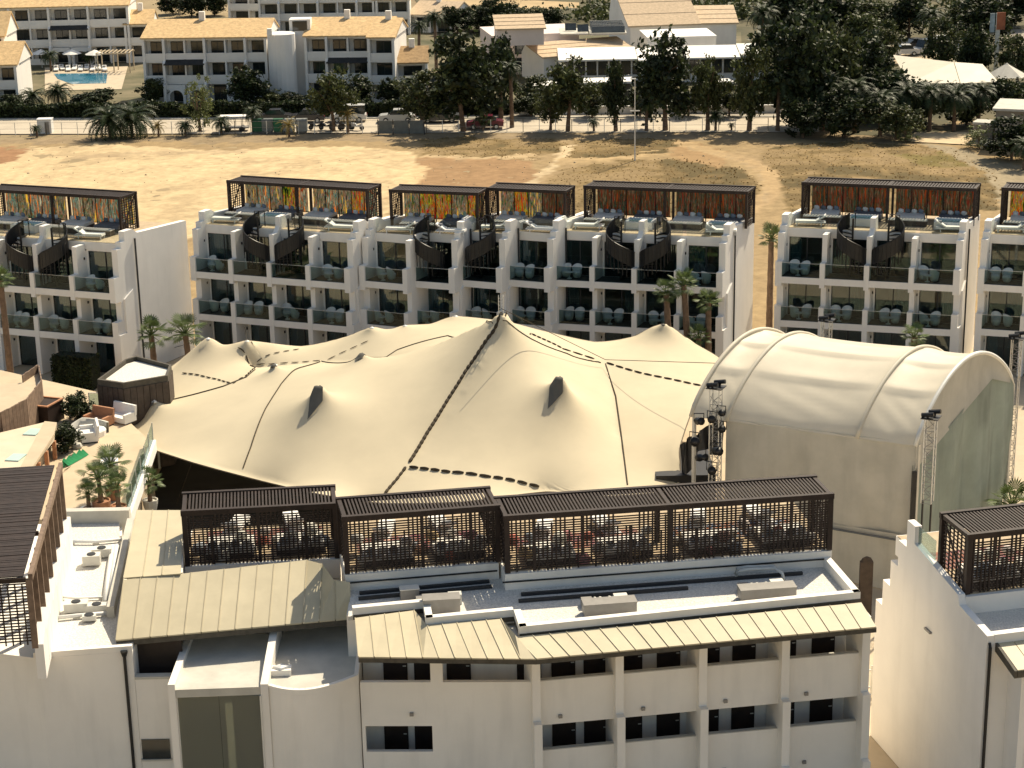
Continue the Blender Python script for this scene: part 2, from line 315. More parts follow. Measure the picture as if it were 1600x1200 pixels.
tag(mb.build('stones', mat('field_stone', (0.44, 0.35, 0.23), .9, .3, .7)), 'loose stones scattered over the dry field', 'stones', kind='stuff')
def lin(px0, px1, py, z=0): a = at(px0, py, z); b = at(px1, py, z); return a, b
# road behind the field, its far pavement
sheet('tent_shade_sheet', [(-20.5, 84), (10, 80), (10, 112), (-8, 115), (-20.5, 112)], -0.02, mat('painted_tent_shade', (0.03, 0.028, 0.025), 0.9, 0.2, 1.0))  # dark sheet paints the shade under the tent onto the ground
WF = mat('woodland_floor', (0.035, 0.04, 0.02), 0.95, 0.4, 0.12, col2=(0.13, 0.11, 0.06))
sheet('woodland_floor', [tuple(at(1190, 205)[:2]), tuple(at(1420, 214)[:2]), tuple(at(1700, 212)[:2]), tuple(at(1750, -70)[:2]), tuple(at(1150, -70)[:2]), tuple(at(1160, 90)[:2])], 0.012, WF)
sheet('scrubland', [tuple(at(690, 60)[:2]), tuple(at(1170, 50)[:2]), tuple(at(1150, -70)[:2]), tuple(at(600, -70)[:2])], 0.008, WF)
rl, rr = at(-300, 211), at(1280, 207); fl, fr_ = at(-300, 190), at(1280, 184)
sheet('road', [(rl.x, rl.y), (rr.x, rr.y), (fr_.x, fr_.y), (fl.x, fl.y)], 0.07, ASPH)
kb = MB()
def ribbon(name, pts, w0, z0, z1, m, parent=None):
    mb = MB()
    for a, b in zip(pts[:-1], pts[1:]):
        a = Vector((a[0], a[1], 0)); b = Vector((b[0], b[1], 0)); d = (b-a).normalized(); n_ = Vector((-d.y, d.x, 0))*w0
        mb.prism([(a.x, a.y), (b.x, b.y), (b.x+n_.x, b.y+n_.y), (a.x+n_.x, a.y+n_.y)], z0, z1)
    return mb.build(name, m, parent)
struct(ribbon('far_kerb', [fl, fr_], 0.3, 0.0, 0.19, CONC))
struct(ribbon('pavement', [fl+Vector((0, .31, 0)), fr_+Vector((0, .31, 0))], 2.2, 0.0, 0.17, mat('pavement_slab', (0.34, 0.30, 0.24), 0.9, 0.1, 1.0)))
sheet('resort_ground', [(-120, 228), (60, 228), (60, 330), (-120, 330)], 0.005, mat('shaded_garden_ground', (0.06, 0.065, 0.03), 0.95, 0.4, 0.12, col2=(0.22, 0.18, 0.11)))  # garden shade is mixed into the dark green ground tone
sheet('dirt_lot', [tuple(at(690, 25)[:2]), tuple(at(905, 12)[:2]), tuple(at(905, 4)[:2]), tuple(at(690, -6)[:2])], 0.02, mat('tan_lot', (0.42, 0.31, 0.17), 0.95, 0.15, 0.2))
sheet('car_park', [tuple(at(1380, 100)[:2]), tuple(at(1500, 98)[:2]), tuple(at(1500, 66)[:2]), tuple(at(1380, 64)[:2])], 0.02, mat('tan_lot2', (0.42, 0.34, 0.23), 0.95, 0.12, 0.2))
sheet('sand_lane', [tuple(at(1410, 222)[:2]), tuple(at(1530, 228)[:2]), tuple(at(1530, 208)[:2]), tuple(at(1430, 208)[:2])], 0.09, mat('sand_lane_soil', (0.55, 0.43, 0.27), 0.95, 0.15, 0.6))
sheet('gravel_yard', [tuple(at(1560, 70)[:2]), tuple(at(1640, 72)[:2]), tuple(at(1640, 46)[:2]), tuple(at(1570, 46)[:2])], 0.02, mat('yard_gravel', (0.36, 0.32, 0.26), 0.95, 0.12, 0.2))
# ================================================================== prototypes shared by the terraces
FAB = [streaky('fabric_warm', [(.80,.42,.10), (.75,.20,.05), (.10,.34,.40), (.70,.66,.50), (.02,.03,.04), (.30,.50,.58), (.08,.26,.10), (.72,.18,.08), (.03,.03,.03), (.60,.62,.55)], 10, .8, seed=3),
       streaky('fabric_cool', [(.80,.62,.16), (.14,.34,.55), (.66,.18,.08), (.10,.32,.12), (.03,.03,.04), (.36,.55,.60), (.58,.16,.08), (.06,.20,.08), (.66,.64,.56), (.03,.03,.03)], 10, .8, seed=11),
       streaky('fabric_yellow', [(.03,.03,.02), (.12,.36,.10), (.85,.65,.08), (.03,.04,.04), (.75,.12,.04), (.15,.35,.50), (.30,.45,.08), (.85,.50,.06), (.03,.06,.04), (.6,.1,.05)], 10, .8, seed=23),
       streaky('fabric_wine', [(.40,.14,.06), (.06,.18,.08), (.34,.07,.05), (.03,.04,.04), (.14,.24,.20), (.04,.09,.05), (.40,.10,.07), (.30,.33,.28), (.05,.16,.08), (.30,.08,.06)], 9.5, .7, seed=31)]
def pergola_parts(t, L, D, h, units, k=0.0, top_each=False, pitch=0.2, lattice=False, fabric=None, fabs=(0,), bars_left=True, post=0.16, lt=1.0):
    """local frame: x along the front, y back, z up from the base; k shears the depth"""
    X = lambda x, y: x+k*y
    xs = [L*i/units for i in range(units+1)]
    for x in xs:
        for y in (0.0, D): piece('post', BROWN, t, (X(x, y), y, h/2), (post, post, h))
    for y in (0.0, D):
        piece('beam', BROWN, t, (X(L/2, y), y, h+.09), (L+post+.05, post*.9, .22))
    for x in xs: MB().bar((X(x, 0.08), 0.08, h+.07), (X(x, D-.08), D-.08, h+.07), post*.8, .16).build('beam', BROWN, t)
    n = int(L/pitch); mb = MB()
    for i in range(n):
        x = (i+.5)*L/n
        if min(abs(x-q) for q in xs) < post*.55: continue
        if top_each:
            o = piece('slat', BROWN, t, (X(x, D/2), D/2, h+.12), (pitch*.42*lt, math.hypot(D, k*D)-.16, .07), -math.atan(k))
        else: mb.bar((X(x, .08), .08, h+.1), (X(x, D-.08), D-.08, h+.1), pitch*.62, .06)
    if not top_each: mb.build('roof_slats', BROWN, t)['kind'] = 'stuff'
    if lattice:
        for u in range(units):
            x0, x1 = xs[u]+post/2, xs[u+1]-post/2
            nz = int((h-.1)/.098)
            for j in range(nz): piece('lattice_slat', BROWN, t, (X((x0+x1)/2, 0), .03, .08+j*.098), (x1-x0, .025, .042*lt))
            nx = int((x1-x0)/.165)
            for i in range(nx):
                x = x0+(i+.5)*(x1-x0)/nx; ln = h*rnd.choice((1, 1, .75, .6, .9)); thick = .13 if i % 11 == 5 else .052*lt
                piece('lattice_bar', BROWN, t, (x, -.02, (h-ln/2) if rnd.random() < .5 else ln/2), (thick, .05, ln))
    # open lattice on both ends
    for x in (xs[0], xs[-1]):
        mb = MB()
        for i in range(1, 7): y = D*i/7; mb.bar((X(x, y), y, .02), (X(x, y), y, h), .05, .05)
        for j in range(1, 14): z = h*j/14; mb.bar((X(x, .09), .09, z), (X(x, D-.09), D-.09, z), .03, .04)
        mb.bar((X(x, .1), .1, .1), (X(x, D-.1), D-.1, h-.05), .06, .06)
        mb.build('end_lattice', BROWN, t)
    if fabric:
        for u in range(units):
            x0, x1 = xs[u]+post*1.2, xs[u+1]-post*1.2; n = 5
            for i in range(n):
                a = x0+(x1-x0)*i/n+.03; b = x0+(x1-x0)*(i+1)/n-.03
                piece('fabric_panel', FAB[fabs[(u*n+i) % len(fabs)]], t, (X((a+b)/2, D), D-.05, .2+(h-.3)/2), (b-a, .03, h-.35))
                if i: piece('mullion', BROWN, t, (X(a-.03, D), D-.02, h/2), (.06, .06, h-.02))
            for i in range(2):   # cross bars behind the fabric
                piece('rail', BROWN, t, (X((x0+x1)/2, D), D+.05, .2+i*(h-.3)), (x1-x0, .05, .08))
def scoop_chair():
    t = link('balcony_chair', None)
    MB().lathe([(.20, 0), (.27, .10), (.31, .30), (.30, .40), (.24, .42)], 12).build('seat', CHAIRM, t, smooth=True)
    mb = MB(); n = 12; hs = lambda a: .43+.45*math.cos(a*.62)
    for r in (.33, .28):
        for i in range(n+1):
            a = -1.9+3.8*i/n
            for z in (.22, hs(a)): mb.v.append((r*math.sin(a)*(1.05 if z > .3 else .93), r*math.cos(a)*(1.05 if z > .3 else .93), z))
    m = 2*(n+1)
    for i in range(n):
        q = 2*i; mb.f += [(q, q+1, q+3, q+2), (m+q, m+q+2, m+q+3, m+q+1), (q+1, m+q+1, m+q+3, q+3)]
    mb.build('backrest', CHAIRM, t); return t
def side_table():
    t = link('balcony_table', None)
    MB().lathe([(.26, .40), (.28, .42), (.28, .44), (.26, .45)], 12).build('table_top', CHAIRM, t)
    MB().lathe([(.18, 0), (.16, .03), (.05, .08), (.05, .40)], 10).build('pedestal', CHAIRM, t); return t
def lounger():
    t = link('sun_lounger', None)
    mb = MB(); mb.box(-.33, .33, -1.0, 1.0, .22, .28)
    for x in (-.29, .29):
        for y in (-.9, .7): mb.box(x-.03, x+.03, y-.03, y+.03, 0, .22)
    mb.build('frame', CHAIRM, t)
    MB().box(-.31, .31, -.98, .35, .283, .37).build('mattress', CUSHW, t)
    MB().side([(.36, .29), (1.02, .68), (.98, .76), (.34, .37)], -.31, .31).build('backrest', CUSHW, t)
    MB().box(-.2, .2, .62, .9, .60, .70).build('headrest', CUSHG, t); return t
def daybed(white=True, towel=None):
    t = link('daybed', None)
    MB().box(-.95, .95, -.7, .7, 0, .22).build('base', mat('daybed_base', (.10, .09, .085), .8, .15, 3), t)
    MB().box(-.93, .93, -.68, .68, .223, .42).build('mattress', CUSHW if white else CUSHG, t)
    for i in range(4):
        x = -.66+i*.44; c = [CUSHW, CUSHG, CUSHW, CUSHB][(i+(0 if white else 1)) % 4]
        MB().lathe([(.04, -.15), (.17, -.11), (.2, 0), (.17, .11), (.04, .15)], 8, (0, 0, 0), .45).build('pillow', c, t, (x, .5, .55), (0, math.pi/2*.12, rnd.uniform(-.3, .3)), True)
    if towel: MB().box(-.3, .5, -.69, .1, .423, .445).build('towel', towel, t)
    return t
def bench():
    t = link('planter_bench', None)
    MB().box(-1.25, 1.25, -.28, .28, 0, .36).build('box', mat('planter_timber', (.09, .07, .055), .8, .2, 3), t)
    MB().box(-1.27, 1.27, -.30, .30, .363, .42).build('top', CONC, t); return t
def tub():
    t = link('plunge_tub', None)
    mb = MB(); mb.box(-.95, .95, -.75, -.6, 0, .5); mb.box(-.95, .95, .6, .75, 0, .5); mb.box(-.95, -.8, -.6, .6, 0, .5); mb.box(.8, .95, -.6, .6, 0, .5)
    mb.build('rim', CHAIRM, t); MB().box(-.8, .8, -.6, .6, 0, .42).build('water', mat('tub_water', (.10, .20, .25), .06, .1, 2, spec=.6), t); return t
PROTO = dict(chair=scoop_chair(), table=side_table(), lounger=lounger(), daybed=daybed(), sofa=daybed(False), bench=bench(), tub=tub())
FRESH = dict.fromkeys(PROTO, True)
def put(kind, loc, rz, label, cat, group=None):
    if FRESH[kind]: o = PROTO[kind]; FRESH[kind] = False
    else: o = copy_tree(PROTO[kind])
    o.location = loc; o.rotation_euler = (0, 0, rz); tag(o, label, cat, group); return o
TREADS = {}
def spiral(label, loc, rz, turn=1):
    t = thing('spiral_staircase', label, 'staircase', loc, rz, 'spiral staircases up to the roof terraces')
    H_ = 3.05; R_ = 1.0; n = 15; sweep = turn*1.9*math.pi
    if 'col' not in TREADS:
        TREADS['col'] = MB().tube([(0, 0, 0), (0, 0, H_+.9)], .07, 8).mesh('stair_column', BLACK)
        a = .30; TREADS['tread'] = MB().add([(.06, -.03, 0), (R_, -.17, 0), (R_, .17, 0), (.06, .03, 0), (.06, -.03, .05), (R_, -.17, .05), (R_, .17, .05), (.06, .03, .05)], [(0, 3, 2, 1), (4, 5, 6, 7), (0, 1, 5, 4), (1, 2, 6, 5), (2, 3, 7, 6), (3, 0, 4, 7)]).mesh('stair_tread', BLACK)
        TREADS['bal'] = MB().tube([(0, 0, 0), (0, 0, .92)], .034, 4).mesh('stair_baluster', BLACK)
    link('column', TREADS['col'], t)
    hr = []; st = MB()
    for i in range(n):
        a = sweep*i/(n-1); z = .12+i*(H_-.12)/(n-1)
        link('tread', TREADS['tread'], t, (0, 0, z), a)
    for i in range(22):
        a = 2*math.pi*i/22; z = 0.0
        for q in range(-1, 2):
            zz = (a+2*math.pi*q)/sweep*H_
            if 0 <= zz <= H_: z = zz
        link('cage_bar', TREADS['bal'], t, (R_*math.cos(a), R_*math.sin(a), max(0, z-.9)), 0.0, (1, 1, 2.1))
    N = 40; top = []; 
    for i in range(N+1):
        a = sweep*i/N; z = i*H_/N; hr.append((R_*math.cos(a), R_*math.sin(a), z+1.02)); top.append((R_*1.01*math.cos(a), R_*1.01*math.sin(a), z))
    MB().tube(hr, .035, 5).build('handrail', BLACK, t)
    MB().tube([(x, y, z-.45) for x, y, z in hr], .016, 4).build('mid_rail', BLACK, t)
    mb = MB()
    for i in range(N):
        p, q = top[i], top[i+1]; mb.add([(p[0], p[1], p[2]-.04), (q[0], q[1], q[2]-.04), (q[0], q[1], q[2]+1.0), (p[0], p[1], p[2]+1.0), (p[0]*.97, p[1]*.97, p[2]-.04), (q[0]*.97, q[1]*.97, q[2]-.04), (q[0]*.97, q[1]*.97, q[2]+1.0), (p[0]*.97, p[1]*.97, p[2]+1.0)], [(0, 1, 2, 3), (7, 6, 5, 4), (3, 2, 6, 7), (0, 4, 5, 1)])
    mb.build('stringer', BLACK, t)
    # landing gate frame at the top
    mb = MB(); 
    for a in (sweep-.35, sweep+.35): mb.bar((R_*math.cos(a), R_*math.sin(a), H_), (R_*math.cos(a), R_*math.sin(a), H_+1.05), .05, .05)
    a, b = sweep-.35, sweep+.35; mb.bar((R_*math.cos(a), R_*math.sin(a), H_+1.05), (R_*math.cos(b), R_*math.sin(b), H_+1.05), .05, .05)
    mb.build('gate_frame', BLACK, t); return t
# ================================================================== the terraced hotel blocks behind the tent
def stepped(hi, dep):
    p = [(-.03, 0), (-.03, 4.07), (.5, 4.07), (.5, 5.40), (-.03, 5.40), (-.03, 7.07), (.5, 7.07), (.5, 8.9)]
    if hi == 'mid': p += [(1.0, 8.9), (1.35, 9.3), (1.35, 9.95), (2.1, 9.95), (2.3, 9.06), (dep, 9.06)]
    elif hi == 'end': p += [(.95, 8.9), (.95, 9.3), (1.35, 9.3), (1.35, 9.95), (2.2, 9.95), (2.7, 9.6), (dep+.2, 9.3)]
    else: p += [(1.4, 8.9), (1.4, 8.45), (dep, 8.45)]
    return p+[(p[-1][0], 0)]
def window(parent, x, y, z, wd, ht, seed):
    r = random.Random(seed); f = .05; mb = MB()
    mb.box(0, wd, 0, .08, 0, f); mb.box(0, wd, 0, .08, ht-f, ht); mb.box(0, f, 0, .08, f, ht-f); mb.box(wd-f, wd, 0, .08, f, ht-f); mb.box(wd*.5-.03, wd*.5+.03, 0.01, .07, f, ht-f)
    wdw = mb.build('window', DARKFR, parent, (x, y, z))
    for i in (0, 1): piece('pane', GPANE, wdw, (f+(wd/2-f)*(i+.5), .03+.03*i, ht/2), (wd/2-f-.04, .012, ht-2*f))
    cw = wd*r.choice((.2, .3, .4, .5)); left = r.random() < .65; n = 14; mb = MB(); x0 = .06 if left else wd-.06-cw
    for i in range(n+1): xx = x0+cw*i/n; yy = .22+.05*(i % 2); mb.v += [(xx, yy, .03), (xx, yy, ht-.05)]
    for i in range(n): q = 2*i; mb.f.append((q, q+2, q+3, q+1))
    mb.build('curtain', CURT, wdw); return wdw
def block(pos, P0, P1, n, label, terr, k=0.1, dep=6.6, tall=(), lend=True, rend=True, stairs=(), perg=None, wall_col=WHITE):
    P0 = Vector((P0.x, P0.y, 0)); P1 = Vector((P1.x, P1.y, 0)); d = P1-P0; L = d.length; rz = math.atan2(d.y, d.x); w = L/n
    t = thing('terraced_block', label, 'building', P0, rz, 'terraced hotel blocks behind the tent')
    M = Matrix.Translation(P0) @ Matrix.Rotation(rz, 4, 'Z'); WV = 1.5
    def W(u, v, z): return M @ Vector((u+k*v, v, z))
    for z in (3.05, 6.05):
        MB().box(0, L, 0, dep, z-.44, z, k).build('floor_slab', wall_col, t)
        MB().box(.02, L-.02, .05, WV-.02, z+.002, z+.02, k).build('balcony_paving', mat('balcony_tile', (.10, .095, .085), .8, .15, 2), t)
    MB().box(0, L, 1.45, dep+.2, 8.56, 9.05, k).build('roof_slab', wall_col, t)
    MB().box(.15, L-.15, 1.5, dep+.1, 9.054, 9.075, k).build('roof_deck', DECK, t)
    MB().box(0, L, dep+.01, dep+.2, 0, 8.44, k).build('rear_wall', wall_col, t)
    for i in range(n+1):
        hi = 'end' if (i == 0 and lend) or (i == n and rend) else ('mid' if i in tall else '')
        th = .21 if hi == 'end' else .165; u = i*w
        MB().side(stepped(hi, dep), u-th, u+th, k).build('end_wall' if hi == 'end' else 'divider_wall', wall_col, t)
    if rend:
        MB().side([(-.035, 0), (-.035, 3.2), (.75, 3.2), (.75, 5.5), (1.7, 6.0), (1.7, 1.2), (1.2, .9), (1.2, 0)], L+.212, L+.33, k).build('end_buttress', wall_col, t)
        MB().tube([(L+.29+k*2.3, 2.3, 0), (L+.29+k*2.3, 2.3, 9.3)], .06, 6).build('drainpipe', DARKFR, t)
    for i in range(n):
        bay = f'{ORD[i]} bay of {terr}' if n > 1 else terr
        for fl in range(3):
            z0 = (0.02, 3.07, 6.07)[fl]; zt = (2.60, 5.60, 8.55)[fl]; u0 = i*w+.17; u1 = (i+1)*w-.17
            a = .12; b = .04; wh = zt-z0-.10
            mb = MB(); mb.box(u0, u0+a, WV, WV+.18, z0, zt, k); mb.box(u1-b, u1, WV, WV+.18, z0, zt, k); mb.box(u0+a, u1-b, WV, WV+.18, zt-.10, zt, k)
            mb.build('facade_wall', wall_col, t)
            window(t, u0+a+k*WV, WV+.05, z0, u1-b-u0-a, wh, pos*100+i*3+fl)
            piece('wall_light', BLACK, t, (i*w+.2+k*1.2, 1.2, z0+1.9), (.07, .09, .16))
            if fl:
                piece('glass_panel', GBAL, t, ((u0+u1)/2+k*.1, .1, z0+.46), (u1-u0-.04, .014, .90))
                piece('glass_rail', PALEMET, t, ((u0+u1)/2+k*.1, .1, z0+.925), (u1-u0-.04, .03, .02))
                if not any(fl == 2 and abs(s[0]-(i+.5)) < .6 for s in stairs):
                    fn = ('', 'lower', 'upper')[fl]; r = random.Random(pos*77+i*5+fl); cc = u0+r.uniform(.75, 1.3); grp = 'white scoop chairs on the hotel balconies'
                    for q, (du, sd) in enumerate(((-.36, 'left'), (.40, 'right'))):
                        put('chair', W(cc+du, .85+r.uniform(-.15, .15), z0+.02), rz+r.uniform(-.5, .5)+(0 if r.random() < .7 else 2.6), f'white scoop chair, {sd} one on {fn} balcony, {bay}', 'chair', grp)
                    if r.random() < .8: put('table', W(cc+.02, .42, z0+.02), 0, f'small round white table on {fn} balcony, {bay}', 'table', 'low tables on the hotel balconies')
    for i in range(n):
        u0, u1 = i*w+.1, (i+1)*w-.1
        piece('glass_panel', GTOP, t, ((u0+u1)/2+k*1.6, 1.6, 9.53), (u1-u0-.05, .014, .9))
    for u, turn, words in stairs: spiral(f'black spiral staircase {words}', W(u*w, .80, 6.07), rz+math.pi*.5, turn)
    for (ua, ub, units, fabs, lab) in perg or ():
        o = thing('pergola', lab, 'pergola', W(ua, 4.3, 9.078), rz, 'brown timber pergolas on the roof terraces')
        pergola_parts(o, ub-ua, 1.75, 2.32, units, k, fabric=True, fabs=fabs, pitch=.2)
        for q in range(units):
            uu = ua+(ub-ua)*(q+.5)/units; nm = f'{ORD[q]} pergola bay of {terr}'; e = (ub-ua)/units*.25; r = random.Random(pos*9+q)
            put('daybed', W(uu-e, 5.0, 9.08), rz, f'white daybed with dark pillows, left in {nm}', 'daybed', 'daybeds under the pergolas')
            put('sofa', W(uu+e, 5.0, 9.08), rz, f'charcoal daybed, right in {nm}', 'daybed', 'daybeds under the pergolas')
            put('bench', W(uu-e*.9, 3.55, 9.08), rz, f'low dark planter bench, left in front of {nm}', 'bench', 'low planter benches')
            put('tub' if r.random() < .5 else 'bench', W(uu+e*1.02, 3.4, 9.08), rz, f'low rectangular terrace unit, right in front of {nm}', 'terrace unit', 'low terrace units')
            sgn = -1 if q == 0 else 1
            put('lounger', W(uu+sgn*e*1.25, 2.35, 9.08), rz+math.pi/2*sgn+.12, f'white sun lounger at glass edge before {nm}', 'sun lounger', 'sun loungers on the roof terraces')
    return t, W, w
def pair(where): return ((1.6, -1, 'left of the tall divider on '+where), (2.4, 1, 'right of the tall divider on '+where))
bA = block(1, at(-70, 440, 6.05), at(176, 459, 6.05), 4, 'white terraced block with a tall sunlit end wall at the far left', 'far-left block', k=.14, dep=7.8, tall=(2,), lend=False, stairs=pair('the far-left block'),
           perg=[(-.5, 10.0, 2, (0, 1, 0, 0, 1), 'brown pergola with orange and teal fabric on the far-left block')])
bB = block(2, at(302, 424, 6.05), at(543, 443, 6.05), 4, 'white terraced block behind the left half of the tent, left-centre block', 'left-centre block', tall=(2,), stairs=pair('the left-centre block'),
           perg=[(.3, 10.9, 2, (1, 0, 1, 2, 0), 'brown pergola with orange and green fabric on the left-centre block')])
cpx = [((566, 438.5), (633, 444.5)), ((640, 438.5), (706, 443.5)), ((713, 437), (780, 442.5)), ((787, 436.5), (855, 442))]
for i, (a, b) in enumerate(cpx):
    wd = ORD[i]+' narrow bay of the middle block'
    st = {1: ((.35, -1, 'on the '+wd),), 2: ((.45, 1, 'on the '+wd),)}.get(i, ())
    block(3+i, at(*a, 6.05), at(*b, 6.05), 1, 'white staggered terrace unit, the '+wd+' counted from the left', wd, lend=(i == 0 or i == 2), rend=(i != 0), stairs=st)
def free_perg(pa, pb, lab, terr, fabs):
    a = at(*pa, 11.45); b = at(*pb, 11.45); d = b-a; rz = math.atan2(d.y, d.x); L = math.hypot(d.x, d.y)
    o = thing('pergola', lab, 'pergola', (a.x, a.y, 9.078), rz, 'brown timber pergolas on the roof terraces'); pergola_parts(o, L, 1.75, 2.32, 1, .1, fabric=True, fabs=fabs)
    M = Matrix.Translation((a.x, a.y, 9.08)) @ Matrix.Rotation(rz, 4, 'Z')
    put('daybed', M @ Vector((L*.27, .7, 0)), rz, f'white daybed with dark pillows under {terr}', 'daybed', 'daybeds under the pergolas')
    put('sofa', M @ Vector((L*.72, .7, 0)), rz, f'charcoal daybed under {terr}', 'daybed', 'daybeds under the pergolas')
    put('bench', M @ Vector((L*.35, -.7, 0)), rz, f'low dark planter bench in front of {terr}', 'bench', 'low planter benches')
    put('lounger', M @ Vector((L*.2, -1.75, 0)), rz-1.4, f'white sun lounger, left one before {terr}', 'sun lounger', 'sun loungers on the roof terraces')
    put('lounger', M @ Vector((L*.78, -1.7, 0)), rz+1.6, f'white sun lounger, right one before {terr}', 'sun lounger', 'sun loungers on the roof terraces')
free_perg((610, 299), (745, 304), 'single-bay pergola with yellow-green fabric above the left of the middle block', 'the left single-bay pergola', (1, 2, 2, 1, 2))
free_perg((762, 296), (882, 301), 'single-bay pergola with red and green fabric above the right of the middle block', 'the right single-bay pergola', (1, 2, 1, 3, 3))
bD = block(7, at(860, 437, 6.05), at(1124, 450, 6.05), 4, 'white terraced block with sunlit end wall behind the right half of the tent, right-centre block', 'right-centre block', k=.15, tall=(2,), stairs=pair('the right-centre block'),
           perg=[(.75, 11.7, 2, (3, 3, 3, 3, 3), 'brown pergola with dark red and green fabric on the right-centre block')])
bE = block(8, at(1216, 432, 6.05), at(1494, 446, 6.05), 4, 'white terraced block behind the arched stage roof', 'block behind stage', k=.12, tall=(2,), stairs=pair('the block behind the stage'),
           perg=[(.4, 11.7, 2, (3, 3, 3, 3, 3), 'brown pergola with wine red fabric on the block behind the stage')])
bF = block(9, at(1532, 444, 6.05), at(1672, 452, 6.05), 2, 'white terraced block cut off by the right edge', 'right-edge block', k=.12, tall=(), rend=False,
           perg=[(.3, 6.0, 1, (2, 1, 0, 2, 1), 'brown pergola with yellow fabric at the right edge')])
# ================================================================== stretch tent
def smooth_noise(x, y): return math.sin(x*1.7+math.sin(y*1.3))*math.cos(y*1.9+math.sin(x*.8))
class Tent:
    def __init__(s):
        bd = [(188, 682, 2.6), (300, 722, 3.1), (412, 752, 2.5), (500, 772, 3.1), (596, 786, 2.4), (720, 784, 3.2), (852, 768, 2.6), (950, 775, 3.3), (1058, 762, 2.7), (1062, 700, 3.9), (1082, 640, 4.6), (1104, 603, 4.6), (1132, 566, 4.2),
              (1085, 536, 4.9), (1036, 506, 6.2), (985, 527, 5.2), (930, 534, 5.0), (850, 517, 5.6), (790, 502, 6.0), (712, 494, 5.9), (672, 506, 5.3), (633, 508, 5.7), (606, 516, 5.2), (581, 511, 5.7), (535, 528, 4.7), (470, 541, 4.2), (386, 532, 5.0), (352, 540, 4.4), (325, 528, 5.0), (285, 560, 3.4), (235, 597, 2.9), (205, 634, 2.5), (225, 640, 3.2), (241, 628, 4.0), (220, 655, 3.0)]
        P = [at(*b) for b in bd]; pts = []
        n = len(P)
        for i in range(n):                      # Catmull-Rom round the rim
            p0, p1, p2, p3 = P[i-1], P[i], P[(i+1) % n], P[(i+2) % n]
            for q in range(8):
                t = q/8; pts.append(0.5*((2*p1)+(p2-p0)*t+(2*p0-5*p1+4*p2-p3)*t*t+(3*p1-p0-3*p2+p3)*t**3)*.6+.4*(p1+(p2-p1)*t))
        s.rim = pts
        s.h = .2; s.x0, s.y0 = -26.0, 88.0; s.nx, s.ny = 205, 180
        X, Y = np.meshgrid(s.x0+np.arange(s.nx)*s.h, s.y0+np.arange(s.ny)*s.h)
        px = np.array([p.x for p in pts]); py = np.array([p.y for p in pts]); pz = np.array([p.z for p in pts])
        ins = np.zeros(X.shape, bool); m = len(pts)
        for i in range(m):
            j = (i+1) % m
            if py[i] == py[j]: continue
            ins ^= ((py[i] > Y) != (py[j] > Y)) & (X < (px[j]-px[i])*(Y-py[i])/(py[j]-py[i])+px[i])
        D = np.full(X.shape, 1e9); Zb = np.zeros(X.shape)
        for i in range(m):
            d = (X-px[i])**2+(Y-py[i])**2; k = d < D; D[k] = d[k]; Zb[k] = pz[i]
        Z = Zb.copy(); free = ins & (D > .12)
        s.cones = [(783, 489, 9.3, .35), (500, 604, 6.3, .32), (875, 590, 6.9, .32), (566, 553, 6.1, .25), (430, 570, 5.3, .25), (241, 627, 4.1, .2), (1036, 507, 6.3, .3), (325, 529, 5.1, .3), (386, 533, 5.1, .3), (581, 512, 5.8, .25), (633, 509, 5.8, .25), (712, 494, 6.0, .25),
                   (636, 732, 3.35, .2), (397, 575, 3.6, .2), (946, 567, 5.2, .2)]
        for cx, cy, cz, r in s.cones:
            c = at(cx, cy, cz); k = (X-c.x)**2+(Y-c.y)**2 < r*r; Z[k] = cz; free &= ~k
        for (a, b, sag) in (((783, 489, 9.25), (636, 732, 3.35), .75), ((636, 732, 3.35), (597, 784, 2.5), .02), ((783, 489, 9.25), (946, 567, 5.2), .55), ((946, 567, 5.2), (1100, 604, 4.6), .1), ((783, 489, 9.25), (500, 564, 4.3), .9), ((946, 567, 5.2), (981, 764, 3.0), .05), ((500, 564, 4.3), (397, 575, 3.6), .05)):
            a = at(*a); b = at(*b); n = int((b-a).length/.08)
            for i in range(n+1):
                t = i/n; p = a+(b-a)*t; zz = p.z-sag*4*t*(1-t); i_, j_ = int(round((p.x-s.x0)/s.h)), int(round((p.y-s.y0)/s.h)); Z[j_, i_] = zz; free[j_, i_] = False
        Z[free] = 4.6
        for it in range(5200):
            A = Z.copy(); A[1:-1, 1:-1] = (Z[:-2, 1:-1]+Z[2:, 1:-1]+Z[1:-1, :-2]+Z[1:-1, 2:])*.25; Z[free] = Z[free]*-.0+A[free]
        s.Z = Z
    def z(s, x, y):
        gx = min(max((x-s.x0)/s.h, 0), s.nx-1.001); gy = min(max((y-s.y0)/s.h, 0), s.ny-1.001); i = int(gx); j = int(gy); a = gx-i; b = gy-j
        return float((s.Z[j, i]*(1-a)+s.Z[j, i+1]*a)*(1-b)+(s.Z[j+1, i]*(1-a)+s.Z[j+1, i+1]*a)*b)
    def nrm(s, x, y):
        e = .15; return Vector((s.z(x-e, y)-s.z(x+e, y), s.z(x, y-e)-s.z(x, y+e), 2*e)).normalized()
    def hit(s, px, py):
        zz = 12.0
        while zz > 1:
            p = at(px, py, zz)
            if s.z(p.x, p.y) >= zz: break
            zz -= .03
        return p
TN = Tent()
tent = thing('stretch_tent', 'huge cream stretch tent with pointed peaks covering the courtyard', 'tent', (-3, 104, 0))
TC = Vector((-3, 104, 0))
